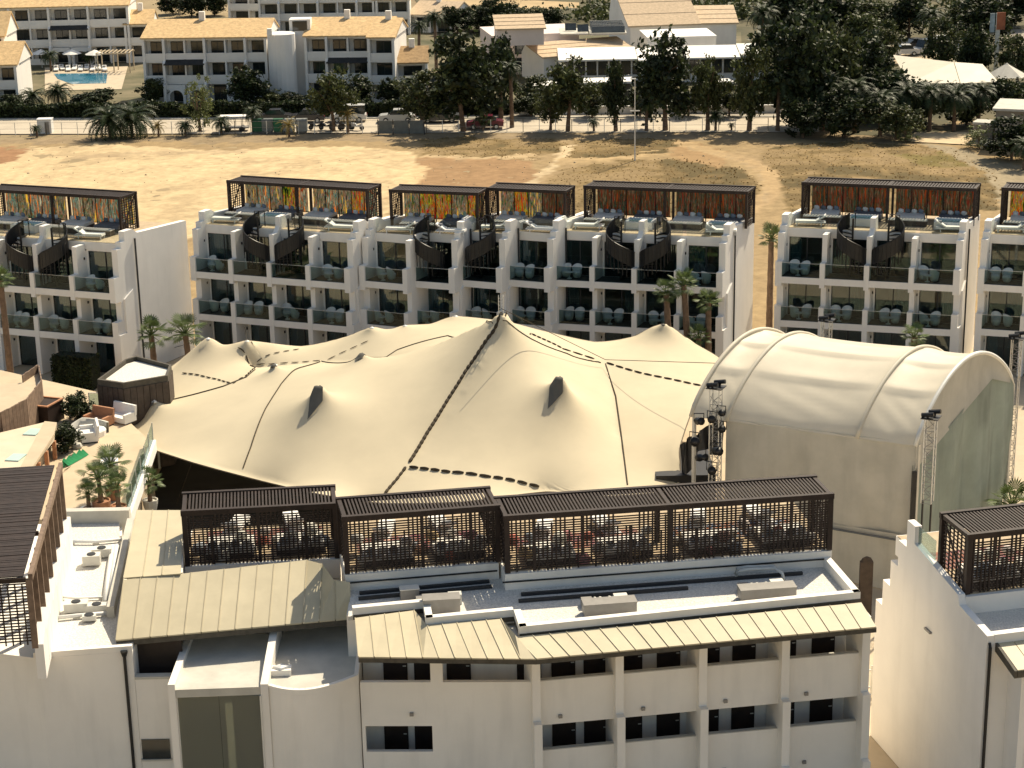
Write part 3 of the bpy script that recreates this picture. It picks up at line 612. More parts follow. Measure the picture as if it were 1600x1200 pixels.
def tent_mesh():
    c = Vector((-3.0, 104.0, 0)); rim = TN.rim; m = len(rim); nr = 70; mb = MB()
    for k in range(1, nr+1):
        f = (k/nr)**.85
        for p in rim:
            x = c.x+(p.x-c.x)*f; y = c.y+(p.y-c.y)*f; z = p.z if k == nr else TN.z(x, y)
            mb.v.append((x-TC.x, y-TC.y, z))
    for k in range(nr-1):
        for i in range(m): j = (i+1) % m; mb.f.append((k*m+i, (k+1)*m+i, (k+1)*m+j, k*m+j))
    mb.v.append((0, 0, TN.z(c.x, c.y))); e = len(mb.v)-1
    for i in range(m): mb.f.append((e, i, (i+1) % m))
    return mb.build('canopy', TENT, tent, smooth=True)
can = tent_mesh()
MB().tube([Vector((p.x, p.y, p.z-.02))-TC for p in TN.rim+TN.rim[:1]], .035, 5).build('edge_hem', mat('hem', (.16, .13, .09), .8), can)
def seam(pts, r, dash, gap, m=ROPE, flat=.5, lift=.05):
    """a laced seam: a chain of short dark links lying on the canopy"""
    P = [TN.hit(*p) for p in pts]; path = []
    for a, b in zip(P[:-1], P[1:]):
        n = max(2, int((b-a).length/.12))
        for i in range(n): q = a+(b-a)*i/n; path.append(Vector((q.x, q.y, TN.z(q.x, q.y)+lift)))
    path.append(P[-1]+Vector((0, 0, lift)))
    # arc length
    out = MB(); d = 0; cur = []; L_ = dash; on = True; n_link = 0
    for a, b in zip(path[:-1], path[1:]):
        l = (b-a).length; cur.append(a); d += l
        if d >= L_:
            cur.append(b)
            if on and len(cur) > 1:
                mm = len(cur); rr = [r*(.35+.65*math.sin(math.pi*(i+.4)/(mm-.2))) for i in range(mm)]
                out.tube([q-TC for q in cur], rr, 5); n_link += 1
            cur = []; d = 0; on = not on; L_ = dash if on else gap
            if gap <= 0.01: on = True; L_ = dash
    o = out.build('laced_seam', m, can); o['kind'] = 'stuff'; return o
def cable(pts, r, m=ROPE):
    P = [TN.hit(*p) for p in pts]; path = []
    for a, b in zip(P[:-1], P[1:]):
        n = max(2, int((b-a).length/.25))
        for i in range(n): q = a+(b-a)*i/n; path.append(Vector((q.x, q.y, TN.z(q.x, q.y)+(.03 if r > .01 else .012)))-TC)
    return MB().tube(path, r, 4).build('seam', m, can)
seam([(781, 496), (757, 537), (729, 580), (700, 625), (668, 677), (637, 728)], .115, .33, 0.0)
seam([(634, 732), (622, 748), (610, 762), (598, 782)], .10, .34, 0.0)
seam([(640, 731), (700, 738), (760, 746), (820, 757), (850, 764)], .10, .5, .06)
seam([(790, 496), (830, 522), (880, 546), (944, 567)], .05, .5, .05)
seam([(948, 568), (1000, 583), (1050, 594), (1098, 604)], .055, .45, .12)
cable([(786, 502), (830, 530), (880, 551), (944, 569)], .03)
cable([(946, 570), (962, 620), (972, 690), (981, 762)], .04)
cable([(770, 508), (700, 525), (620, 548), (560, 562), (500, 564)], .03)
cable([(500, 566), (470, 575), (440, 600), (415, 640), (392, 700), (378, 738)], .04)
seam([(575, 535), (530, 555), (500, 566)], .03, .4, .2)
seam([(402, 572), (450, 568), (500, 564)], .03, .4, .15)
seam([(402, 570), (425, 555), (470, 546)], .03, .3, .15)
seam([(285, 584), (310, 587), (340, 594), (362, 600)], .04, .4, .08)
cable([(262, 627), (300, 618), (350, 604), (385, 590), (400, 577)], .04)
seam([(364, 600), (385, 588), (399, 575)], .05, .35, .2)
seam([(372, 545), (385, 560), (397, 574)], .05, .5, .05)
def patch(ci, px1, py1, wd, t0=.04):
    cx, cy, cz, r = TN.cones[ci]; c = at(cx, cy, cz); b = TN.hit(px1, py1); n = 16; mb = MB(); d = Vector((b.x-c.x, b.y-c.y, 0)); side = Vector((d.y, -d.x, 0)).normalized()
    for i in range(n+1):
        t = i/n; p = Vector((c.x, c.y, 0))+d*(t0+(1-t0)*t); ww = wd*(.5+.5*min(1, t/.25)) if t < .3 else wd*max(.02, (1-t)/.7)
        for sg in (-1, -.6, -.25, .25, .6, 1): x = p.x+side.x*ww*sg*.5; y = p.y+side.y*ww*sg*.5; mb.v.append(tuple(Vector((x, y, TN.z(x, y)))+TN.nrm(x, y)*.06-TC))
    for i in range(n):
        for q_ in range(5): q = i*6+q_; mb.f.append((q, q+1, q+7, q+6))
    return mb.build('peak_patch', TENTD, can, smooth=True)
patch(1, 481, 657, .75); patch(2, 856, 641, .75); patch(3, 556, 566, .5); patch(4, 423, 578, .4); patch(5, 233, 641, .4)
for cx, cy, cz, r in TN.cones[:12]:
    c = at(cx, cy, cz); pole = MB().tube([(c.x-TC.x, c.y-TC.y, 0), (c.x-TC.x, c.y-TC.y, cz-.04)], .07, 8).build('pole', PALEMET, tent)
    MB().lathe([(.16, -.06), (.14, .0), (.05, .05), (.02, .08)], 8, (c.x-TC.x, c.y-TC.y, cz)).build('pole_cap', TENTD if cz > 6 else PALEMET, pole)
# mast head above the main peak
c = at(783, 489, 9.3)-TC
mb = MB()
for dx in (-.13, .13):
    for dy in (-.13, .13): mb.tube([(c.x+dx, c.y+dy, 9.3), (c.x+dx, c.y+dy, 10.3)], .025, 5)
for i in range(5): z = 9.35+i*.2; mb.bar((c.x-.13, c.y-.13, z), (c.x+.13, c.y-.13, z+.18), .02, .02); mb.bar((c.x+.13, c.y-.13, z), (c.x+.13, c.y+.13, z+.18), .02, .02); mb.bar((c.x-.13, c.y+.13, z), (c.x-.13, c.y-.13, z+.18), .02, .02)
mb.build('mast_head', TRUSS, tent)
for (a, b) in (((783, 482, 10.0), (946, 562, 5.6)), ((946, 562, 5.6), (1135, 568, 7.6)), ((190, 682, 2.6), (215, 740, 0.1)), ((300, 722, 3.1), (275, 790, 0.1)), ((325, 529, 5.0), (265, 545, 0.1)), ((205, 634, 2.5), (90, 690, 3.6)), ((188, 682, 2.6), (100, 735, 3.6)), ((386, 532, 5.0), (380, 500, 0.2))):
    MB().tube([at(*a)-TC, at(*b)-TC], .018, 4).build('guy_rope', ROPE, tent)
# ================================================================== arched stage marquee
mq = thing('stage_marquee', 'arched cream marquee with sheeted sides beside the tent', 'marquee', (15, 92, 0)); MC = Vector((15, 92, 0))
ZE = 7.5; mL0 = at(1080, 650, ZE); mL = at(1135, 658, ZE); mR = at(1430, 697, ZE); mb_ = Vector((.60, .80, 0)); SP = 11.6; RISE = 2.95
ax = (mR-mL).normalized(); mlen = (mR-mL).length
def rp(s_, t_, z_): p = mL+ax*s_+mb_*(SP*t_); return Vector((p.x, p.y, z_))-MC
ribs = [-(mL-mL0).length, 0, mlen*.70, mlen]
def arch(t, bulge=0): return ZE+RISE*(math.sin(math.pi*t)**.72)+bulge
def roof_section(s0, s1, nm):
    mb = MB(); ns, nt_ = 26, 60; purl = (.20, .40, .60, .80)
    for i in range(ns+1):
        a = i/ns
        for j in range(nt_+1):
            t = j/nt_; b = math.sin(math.pi*a)**.6
            # sheet sags between ribs and is pushed up by purlins
            pw = sum(math.exp(-((t-q)/(.012 if t < q else .05))**2) for q in purl)
            z = arch(t)-b*.30*math.sin(math.pi*t)**.5+b*.13*pw+.02*math.sin(t*90+a*14)*math.exp(-((t-.08)/.1)**2)*b
            tt = t+.012*b*math.sin(math.pi*t)
            mb.v.append(tuple(rp(s0+(s1-s0)*a, tt, z)))
    for i in range(ns):
        for j in range(nt_): q = i*(nt_+1)+j; mb.f.append((q, q+nt_+1, q+nt_+2, q+1))
    return mb.build(nm, MARQ, mq, smooth=True)
for a, b in zip(ribs[:-1], ribs[1:]): roof_section(a, b, 'roof_sheet')
for s_ in ribs:
    MB().tube([rp(s_, t/40, arch(t/40)+.0) for t in range(41)], .11, 6).build('arch_rib', MARQ if s_ != ribs[-1] else PALEMET, mq, smooth=True)
    for t in (.03, 1): p = rp(s_, t, 0); MB().tube([(p.x, p.y, 0), (p.x, p.y, ZE)], .12, 6).build('leg', TRUSS, mq)
def wavy(pa, pb, z0, z1, m, nm, amp=.10, topfun=None, seed=0, folds=9):
    """hanging sheet between two plan points with vertical folds"""
    mb = MB(); d = (pb-pa); L = d.length; dn = d.normalized(); nn = Vector((-dn.y, dn.x, 0)); ns, nz = 70, 22; r = random.Random(seed); ph = [r.uniform(0, 6.28) for _ in range(6)]
    for i in range(ns+1):
        a = i/ns; zt = topfun(a) if topfun else z1
        for j in range(nz+1):
            z = z0+(zt-z0)*j/nz; h = 1-j/nz
            o = amp*(.35+h*.9)*(math.sin(a*folds*2.3+ph[0]+h*1.5)*.5+math.sin(a*folds*5.1+ph[1]-h*2)*.25+math.sin(a*folds*1.1+h*4+ph[2])*.4)
            p = pa+d*a+nn*o; mb.v.append((p.x, p.y, z))
    for i in range(ns):
        for j in range(nz): q = i*(nz+1)+j; mb.f.append((q, q+nz+1, q+nz+2, q+1))
    return mb.build(nm, m, mq, smooth=True)
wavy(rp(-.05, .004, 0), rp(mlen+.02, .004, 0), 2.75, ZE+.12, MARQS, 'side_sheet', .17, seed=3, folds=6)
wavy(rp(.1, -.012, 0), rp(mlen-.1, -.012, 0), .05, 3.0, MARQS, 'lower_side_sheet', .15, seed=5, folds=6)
MB().bar(rp(.1, -.03, 2.95), rp(mlen, -.03, 2.75), .05, .09).build('tension_rope', mat('slate_rope', (.10, .11, .12), .8), mq)
# end gable: upper grey part and hanging sea-green sheet
mb = MB(); n = 40
for i in range(n+1):
    t = i/n; lo = ZE-1.2+3.0*t if t < .75 else ZE+1.05-(t-.75)*4; zt = arch(t)-.05; lo = min(lo, zt-.02)
    for j in range(9): z = lo+(zt-lo)*j/8; p = rp(mlen+.05-.12*math.sin(math.pi*t)*math.sin(math.pi*j/8), t, z); mb.v.append(tuple(p))
for i in range(n):
    for j in range(8): q = i*9+j; mb.f.append((q, q+9, q+10, q+1))
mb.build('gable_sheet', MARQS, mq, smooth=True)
wavy(rp(mlen-.02, .0, 0), rp(mlen-.02, 1, 0), .05, 8, MARQT, 'end_curtain', .28, topfun=lambda t: min(arch(t)-.1, ZE-1.0+3.0*t if t < .75 else ZE+1.25-(t-.75)*4), seed=9, folds=9)
MB().bar(rp(mlen+.12, -.02, ZE-1.2), rp(mlen+.12, -.02, .05), .22, .16).build('corner_strap', BLACK, mq)
# truss towers with lamps
def tower(px, py_top, py_bot, Yp, label, zb=None):
    top = aty(px, py_top, Yp); bot = zb if zb is not None else aty(px, py_bot, Yp).z
    t = thing('truss_tower', label, 'truss tower', (top.x, top.y, 0), -.45, 'lighting truss towers round the stage')
    e = .24; 
    for dx in (-e, e):
        for dy in (-e, e): MB().tube([(dx, dy, bot), (dx, dy, top.z)], .03, 6).build('chord', TRUSS, t)
    mb = MB(); z = bot; i = 0
    while z < top.z-.45:
        for (p, q) in (((-e, -e), (e, -e)), ((e, -e), (e, e)), ((e, e), (-e, e)), ((-e, e), (-e, -e))):
            if i % 2: p, q = q, p
            mb.tube([(p[0], p[1], z), (q[0], q[1], z+.45)], .014, 4); mb.tube([(p[0], p[1], z), (q[0], q[1], z)], .014, 4)
        z += .45; i += 1
    mb.build('lacing', GREYMET, t)
    for q, dx in enumerate((-.2, .2)):
        o = MB().tube([(-.28, 0, 0), (.28, 0, .1)], .11, 8).build('lamp', BLACK, t, (dx*.6, dx, top.z+.12+q*.06)); MB().box(-.05, .05, -.05, .05, -.16, 0).build('yoke', BLACK, o)
    MB().box(-.4, .4, -.4, .4, top.z-.02, top.z+.02).build('head_plate', BLACK, t); return t
tower(1119, 605, 720, 89.6, 'truss tower with black lamps between the tent and the stage roof', 0.0)
tower(1455, 652, 725, 84.9, 'truss tower with lamps at the front right corner of the marquee', 5.0)
_tw = bpy.data.objects['truss_tower.001'] if 'truss_tower.001' in bpy.data.objects else None
if _tw:
    for q in (-.2, .2): MB().tube([(q, 0, 0), (q, 0, 5.05)], .05, 6).build('support_leg', BLACK, _tw)
tower(1292, 500, 530, 104.5, 'truss tower top with lamps showing above the marquee ridge', 0.0)
tower(1589, 528, 560, 101.0, 'truss tower with lamps behind the marquee at the right edge', 0.0)
# chain hoist, loudspeakers and drapes by the open stage end
def spk(px, py, Yp, label, s=1.0, tilt=.2):
    p = aty(px, py, Yp); t = thing('stage_lamp', label, 'stage lamp', p, rnd.uniform(-.6, .6), 'black lamps hung on the stage truss')
    MB().lathe([(.16*s, -.3*s), (.2*s, -.1*s), (.14*s, .12*s), (.2*s, .3*s)], 10).build('housing', BLACK, t, (0, 0, 0), (1.1+tilt, 0, .4), True)
    MB().tube([(-.24*s, 0, 0), (-.24*s, 0, .4*s), (.24*s, 0, .4*s), (.24*s, 0, 0)], .03, 5).build('yoke', BLACK, t); return t
for i, (px, py, s) in enumerate([(1112, 655, 1), (1092, 658, 1), (1128, 670, 1), (1086, 690, 1.2), (1120, 705, 1.1), (1096, 715, 1), (1112, 735, 1.1), (1127, 645, .9)]):
    spk(px, py, 89.0+.25*(i % 3), ['black stage lamp high on the left truss', 'black stage lamp at the tip of the roof edge', 'black stage lamp against the side sheet', 'large black stage lamp over the drape', 'black stage lamp low beside the sheet', 'black stage lamp above the stage pit', 'lowest black stage lamp by the pergola', 'small black stage lamp under the tower head'][i], s)
dr = MB(); a = at(1062, 705, 4.3); b = at(1128, 660, 6.2); n = 24; d = b-a
for i in range(n+1):
    t = i/n; top = a+d*t
    for j in range(9): h = j/8; dr.v.append((top.x+.1*math.sin(t*20+h*2), top.y-.25*h+.12*math.sin(t*31), top.z+.35-h*(1.4+.4*math.sin(t*9))))
for i in range(n):
    for j in range(8): q = i*9+j; dr.f.append((q, q+9, q+10, q+1))
tag(dr.build('stage_drape', BLACK, smooth=True), 'crumpled black drape hanging at the open stage end', 'drape')
st = thing('stage_platform', 'black stage platform under the open end of the marquee', 'stage', (10, 93, 0))
MB().box(-3.2, .5, -4.0, 6, 0, 1.2).build('deck', BLACK, st); MB().box(-2.6, .5, 1, 6, 1.203, 3.2).build('backdrop', BLACK, st)
# ================================================================== the gallery building in the foreground
def bw(mb, name, m, parent, smooth=False):
    """build from world coordinates under an unrotated parent (or its part)"""
    o = parent; off = Vector((0, 0, 0))
    while o is not None: off += o.location; o = o.parent
    mb.v = [(x-off.x, y-off.y, z-off.z) for x, y, z in mb.v]
    return mb.build(name, m, parent, smooth=smooth)
def wallseg(mb, a, b, th, z0, z1, s0=0.0, s1=1.0):
    """vertical slab between plan points a and b (fractions s0..s1), thickness th behind the line"""
    a = Vector((a[0], a[1])); b = Vector((b[0], b[1])); d = b-a; n = Vector((-d.y, d.x)).normalized()*th; p = a+d*s0; q = a+d*s1
    mb.prism([tuple(p), tuple(q), tuple(q+n), tuple(p+n)], z0, z1); return mb
GB = thing('gallery_building', 'white three-storey building with access galleries and beige metal eaves in the foreground', 'building', (3, 66, 0))
G0, G1, G2 = (-5.75, 63.72), (.62, 63.48), (12.88, 65.38)
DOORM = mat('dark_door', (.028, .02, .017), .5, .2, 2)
# gallery front walls
mb = MB(); wallseg(mb, G0, G1, .18, 0, 2.75); wallseg(mb, G0, G1, .18, 2.75, 3.8); wallseg(mb, G0, G1, .18, 4.85, 6.62); wallseg(mb, G0, G1, .18, 3.8, 4.85, .405, 1); wallseg(mb, G0, G1, .18, 3.8, 4.85, 0, .02); wallseg(mb, G0, G1, .18, 6.62, 8.3, .405, .475)
mb.v = [v for v in mb.v]; bw(mb, 'front_wall', FGWALL, GB)
FX = [.0, .248, .50, .752, 1.0]
for i in range(4):
    for (z0, z1) in ((0, 2.0), (2.0+.0, 3.8), (4.85, 6.62)):
        if z0 == 0: continue
        mb = MB(); wallseg(mb, G1, G2, .18, z0 if z0 > 3 else 0, z1, FX[i]+.004, FX[i+1]-.004); bw(mb, 'gallery_parapet', FGWALL, GB)
        mb = MB(); wallseg(mb, G1, G2, .2, z1+.003, z1+.035, FX[i]+.004, FX[i+1]-.004); bw(mb, 'parapet_cap', CONC, GB)
d2 = (Vector(G2)-Vector(G1)); d2n = d2.normalized(); n2 = Vector((-d2n.y, d2n.x))
for i, f in enumerate(FX):
    p = Vector(G1)+d2*f
    for (z0, z1, proud) in ((5.2, 8.22, .34), (2.55, 5.197, .62), (0, 2.547, .9)):
        q0 = p-n2*proud-d2n*.15; q1 = p-n2*proud+d2n*.15; q2 = p+n2*1.5+d2n*.15; q3 = p+n2*1.5-d2n*.15
        mb = MB(); mb.prism([tuple(q0), tuple(q1), tuple(q2), tuple(q3)], z0, z1); bw(mb, 'fin', FGWALL, GB)
# corridor: floor slabs, back wall, doors, signs, lamps
off = 1.55
g0 = (G0[0], G0[1]+off); g1 = (G1[0], G1[1]+off); g2 = tuple(Vector(G2)+n2*off)
for z in (2.75, 5.55):
    mb = MB(); mb.prism([(G0[0], G0[1]+.19), (G1[0], G1[1]+.19), (G2[0]-.03, G2[1]+.19), g2, g1, g0], z-.25, z); bw(mb, 'gallery_floor', CONC, GB)
mb = MB(); wallseg(mb, g0, g1, .2, 0, 8.3); wallseg(mb, g1, g2, .2, 0, 8.3); bw(mb, 'corridor_wall', FGWALL, GB)
def on_wall(a, b, s_, out): a = Vector(a); b = Vector(b); d = b-a; n = Vector((d.y, -d.x)).normalized(); p = a+d*s_+n*out; return p, math.atan2(d.y, d.x)
for z in (2.75, 5.55):
    for (a, b, ss) in ((g0, g1, (.18, .36) if z < 3 else (.19, .37, .56, .97)), (g1, g2, (.09, .19, .30, .42, .545, .66, .79, .915))):
        for k_, s_ in enumerate(ss):
            p, rz = on_wall(a, b, s_, .03); o = piece('door', DOORM, GB, (p.x-3, p.y-66, z+1.05), (.9, .05, 2.1), rz)
            link('handle', MB().box(-.06, .06, -.05, 0, -.015, .015).mesh('door_handle', PALEMET), o, (.38, -.6, -.02), None, (1/.9, 1/.05*.6, 1/2.1))
            if k_ % 2: p, rz = on_wall(a, b, s_+.045, .03); piece('room_sign', DARKFR, GB, (p.x-3, p.y-66, z+1.75), (.26, .02, .26), rz)
for i in range(4):
    for z in (5.05, 2.2):
        p, rz = on_wall(G1, G2, (FX[i]+FX[i+1])/2-.05, .05); piece('bulkhead_light', GREYMET, GB, (p.x-3, p.y-66, z+.12), (.14, .10, .12), rz)
p, rz = on_wall(G0, G1, .29, .05); piece('bulkhead_light', GREYMET, GB, (p.x-3, p.y-66, 5.35), (.14, .10, .12), rz)
# body behind the corridor, terraces above
mb = MB(); mb.prism([(-6.3, 65.6), (.6, 65.5), (12.4, 67.2), (12.2, 73.9), (-6.3, 72.6)], 0, 8.45); bw(mb, 'body', FGWALL, GB)
# standing-seam eave
def poly_y(poly, x):
    for (x0, y0), (x1, y1) in zip(poly[:-1], poly[1:]):
        if min(x0, x1) <= x <= max(x0, x1) and x1 != x0: return y0+(y1-y0)*(x-x0)/(x1-x0)
    return poly[0][1] if x < poly[0][0] else poly[-1][1]
def panels(parent, eave, top, n, ze, zt, name='seam_roof', m=SEAM):
    roof = link(name, MB().mesh(name, m), parent)
    off_ = Vector((0, 0, 0)); o = parent
    while o is not None: off_ += o.location; o = o.parent
    E0, E1 = Vector(eave[0]), Vector(eave[1])
    for i in range(n):
        mb = MB(); a = E0+(E1-E0)*(i/n); b = E0+(E1-E0)*((i+1)/n)
        if callable(top): c, d_ = top(i/n), top((i+1)/n)
        else: c = Vector(top[0])+(Vector(top[1])-Vector(top[0]))*(i/n); d_ = Vector(top[0])+(Vector(top[1])-Vector(top[0]))*((i+1)/n)
        e = (b-a).normalized()*.016; dz = rnd.uniform(-.006, .006)
        P = [a+e, b-e, d_-e, c+e]; mb.add([(p.x-off_.x, p.y-off_.y, (ze if j < 2 else zt)+dz-off_.z) for j, p in enumerate(P)]+[(p.x-off_.x, p.y-off_.y, (ze if j < 2 else zt)-.05-off_.z) for j, p in enumerate(P)], [(0, 1, 2, 3), (7, 6, 5, 4), (0, 4, 5, 1), (1, 5, 6, 2), (2, 6, 7, 3), (3, 7, 4, 0)])
        mb.build('roof_panel', m, roof)
        s = MB().bar((a.x-off_.x, a.y-off_.y, ze+.012-off_.z), (c.x-off_.x, c.y-off_.y, zt+.012-off_.z), .024, .035); s.build('seam', m, roof)
    return roof
EV0, EV1, EV2 = (-5.62, 62.09), (.67, 61.66), (13.03, 63.77)
topL = [(-5.96, 64.6), (-3.56, 65.25), (-3.40, 63.85), (-.26, 64.38), (-.06, 62.9)]
def tL(s_): x = -5.9+5.86*s_; return Vector((x, poly_y(topL, x)))
sr = panels(GB, (EV0, EV1), tL, 11, 8.42, 8.78); sr2 = panels(GB, (EV1, EV2), ((-.06, 62.9), (12.75, 65.3)), 21, 8.42, 8.70)
for a, b in ((EV0, EV1), (EV1, EV2)):
    mb = MB(); wallseg(mb, (a[0], a[1]+.03), (b[0], b[1]+.03), .12, 8.18, 8.36); bw(mb, 'fascia', FASCIA, GB)
mb = MB(); mb.prism([(-5.62, 62.25), (.67, 61.82), (13.0, 63.93), (12.75, 66.5), (-5.9, 66.5)], 8.3, 8.355); bw(mb, 'soffit', FGWALL, GB)
# parapet round the gravel roof
par = [(-6.0, 64.95), (-3.45, 65.42), (-3.28, 63.95), (-.10, 64.55), (.10, 63.05), (12.74, 65.55), (12.15, 69.0)]
for i, (a, b) in enumerate(zip(par[:-1], par[1:])):
    mb = MB(); wallseg(mb, a, b, .26, 8.62, 9.02); bw(mb, 'parapet', FGWALL, GB)
    mb = MB(); wallseg(mb, (a[0], a[1]-.02), (b[0], b[1]-.02), .02, 8.56, 8.74); bw(mb, 'flashing', FASCIA, GB)
mb = MB(); mb.prism([(-6.2, 65.1), (-3.4, 65.5), (-3.2, 64.1), (0, 64.6), (.2, 63.2), (12.6, 65.7), (12.2, 69.2), (-.4, 68.4), (-.8, 69.4), (-6.3, 68.4)], 8.46, 8.62); bw(mb, 'gravel_roof', GRAVEL, GB)
# terrace plinths carrying the pergolas
ZU1 = 8.62; q1a, q1b = at(287, 798, ZU1+2.3), at(523, 786, ZU1+2.3)
TW = [((-.40, 67.22), (12.22, 68.92), 'u34'), ((-6.45, 67.45), (-.64, 68.34), 'u2'), ((q1a.x-.1, q1a.y-.12), (q1b.x+.1, q1b.y-.12), 'u1')]
for a, b, nme in TW:
    dz = 0 if nme != 'u1' else ZU1-9.30
    mb = MB(); wallseg(mb, a, b, 5.4 if nme != 'u1' else 4.0, 8.47+dz, 9.27+dz); bw(mb, 'terrace_plinth', FGWALL, GB)
    mb = MB(); wallseg(mb, (a[0]+.05, a[1]+.25), (b[0]-.05, b[1]+.25), 5.1 if nme != 'u1' else 3.7, 9.274+dz, 9.30+dz); bw(mb, 'terrace_deck', DECK, GB)
mb = MB(); wallseg(mb, (q1a.x-.1, q1a.y-.1), (q1b.x+.1, q1b.y-.1), 3.9, 0, 7.75); bw(mb, 'body', FGWALL, GB)
mb = MB(); wallseg(mb, (-.5, 67.12), (12.2, 68.82), .05, 8.95, 9.0); wallseg(mb, (-6.4, 67.35), (-.7, 68.26), .05, 8.95, 9.0); bw(mb, 'conduit', BLACK, GB)
for q, (a, b) in enumerate((((-5.9, 66.5), (-.9, 67.4)), ((-5.9, 67.0), (-1.0, 67.9)), ((0.1, 66.0), (6.5, 66.9)), ((0.2, 66.6), (11.0, 68.1)))):
    mb = MB(); wallseg(mb, a, b, .14, 8.63, 8.74); bw(mb, 'cable_tray', DARKFR, GB)
# pergolas with lattice backs
def fg_perg(a, b, units, lab, D=2.0, zb=9.30, h=2.12, lt=1.0):
    a = Vector(a); b = Vector(b); d = b-a; t = thing('pergola', lab, 'pergola', (a.x, a.y, zb), math.atan2(d.y, d.x), 'brown slatted pergolas in the foreground')
    pergola_parts(t, d.length, D, h, units, -.04, top_each=True, pitch=.135, lattice=True, post=.2, lt=lt); return t
fg_perg((-.30, 67.35), (12.12, 69.02), 2, 'long two-bay slatted pergola on the right of the gallery building', lt=1.2)
fg_perg((-6.38, 67.58), (-.66, 68.47), 1, 'single-bay slatted pergola in the middle of the gallery building', lt=1.2)
fg_perg((q1a.x, q1a.y), (q1b.x, q1b.y), 1, 'single-bay slatted pergola left, behind the big beige roof', zb=ZU1, lt=1.2)
RUGS = [streaky('patterned_rug', [(.8, .78, .7), (.5, .08, .06), (.8, .76, .7), (.75, .35, .2), (.78, .75, .7), (.6, .1, .25), (.8, .78, .72)], 5, 5, seed=2), streaky('striped_towel', [(.8, .8, .75), (.2, .35, .6), (.82, .8, .75), (.7, .3, .1), (.8, .78, .74)], 7, 1, seed=5)]
def fg_furn(a, b, n, terr, zb=9.31):
    a = Vector(a); b = Vector(b); d = b-a; rz = math.atan2(d.y, d.x); nn = Vector((-d.y, d.x)).normalized()
    for i in range(n):
        f = (i+.5)/n
        p = a+d*(f-.22/n)+nn*1.1; put('daybed', (p.x, p.y, zb), rz+math.pi, f'white daybed, left of {ORD[i]} bay behind lattice, {terr}', 'daybed', 'daybeds behind the foreground lattices')
        p = a+d*(f+.25/n)+nn*1.2; put('daybed', (p.x, p.y, zb), rz+math.pi+.05, f'white daybed, right of {ORD[i]} bay behind lattice, {terr}', 'daybed', 'daybeds behind the foreground lattices')
        p = a+d*f+nn*2.6; tag(piece('rug', RUGS[i % 2], None, (p.x, p.y, zb+.005), (d.length/n*.8, 1.6, .02), rz), f'patterned red and white rug in {ORD[i]} bay behind {terr}', 'rug', 'rugs on the foreground terraces')
        p = a+d*(f-.2/n)+nn*3.3; put('lounger', (p.x, p.y, zb), rz+2.9, f'white sun lounger, left of {ORD[i]} bay behind {terr}', 'sun lounger', 'sun loungers on the foreground terraces')
        p = a+d*(f+.2/n)+nn*3.4; put('lounger', (p.x, p.y, zb), rz+3.3, f'white sun lounger, right of {ORD[i]} bay behind {terr}', 'sun lounger', 'sun loungers on the foreground terraces')
CUSHC = [mat('cushion_%d' % i, c, .9, .1, 2) for i, c in enumerate([(.75, .72, .66), (.55, .18, .13), (.66, .40, .32), (.48, .22, .22), (.72, .70, .62), (.36, .40, .45), (.60, .44, .24), (.74, .66, .60)])]
CUM = [MB().lathe([(.03, -.16), (.2, -.12), (.25, 0), (.2, .12), (.03, .16)], 8, sy=.8).mesh('floor_cushion', m, True) for m in CUSHC]
CNAME = ['white', 'brick red', 'salmon', 'dusty rose', 'ivory', 'grey-blue', 'ochre', 'pale pink']
def scatter(a, b, n, terr, zb=9.31, seed=0, y0=.35, y1=2.0):
    a = Vector(a); b = Vector(b); d = b-a; nn = Vector((-d.y, d.x)).normalized(); r = random.Random(seed)
    for i in range(n):
        p = a+d*((i+r.uniform(.2, .8))/n*.9+.05)+nn*r.uniform(y0, y1); ci = r.randrange(8); o = link('floor_cushion', CUM[ci], None, (p.x, p.y, zb+.16+(.42 if r.random() < .45 else 0)), (r.uniform(-.4, .4), r.uniform(-.3, .3), r.uniform(0, 6)), (r.uniform(.8, 1.5),)*3)
        tag(o, f'{CNAME[ci]} cushion, {ORD[i]} from the left behind the lattice of {terr}', 'cushion', 'cushions behind the foreground lattice screens')
scatter((-.3, 67.35), (5.85, 68.18), 16, "the long pergola's left bay", seed=1); scatter((5.95, 68.2), (12.12, 69.02), 16, "the long pergola's right bay", seed=5); scatter((-6.38, 67.58), (-.66, 68.47), 16, 'the middle pergola', seed=2); scatter((q1a.x, q1a.y), (q1b.x, q1b.y), 16, 'the left pergola', ZU1+.01, seed=3)
fg_furn((-.3, 67.35), (12.12, 69.02), 2, 'the long right pergola'); fg_furn((-6.38, 67.58), (-.66, 68.47), 1, 'the middle pergola'); fg_furn((q1a.x, q1a.y), (q1b.x, q1b.y), 1, 'the left pergola', ZU1+.01)
# roof plant
def duct(px, py, z, L, rz, label, pipes=True, hh=.42):
    p = at(px, py, z); t = thing('roof_duct', label, 'air duct', (p.x, p.y, z), rz, 'grey air ducts on the gravel roof')
    MB().box(-L/2, L/2, -.3, .3, .06, .06+hh).build('casing', GREYMET, t); MB().box(-L/2-.02, L/2+.02, -.32, .32, .063+hh, .10+hh).build('lid', GREYMET, t)
    for x in (-L*.35, L*.35): MB().box(x-.06, x+.06, -.34, .34, 0, .058).build('skid', CONC, t)
    if pipes:
        for q, dx in enumerate((-.35, -.15, .2)):
            MB().tube([(dx, .3, .3), (dx, .55, .32), (dx-.05, .8, .28), (dx-.1, 1.0, .05)], .06, 7).build('pipe', PALEMET, t, smooth=True)
        MB().box(.3, .8, .5, .85, 0, .4).build('valve_box', PALEMET, t)
        MB().box(-.9, -.5, .55, .95, 0, .3).build('junction_box', GREYMET, t)
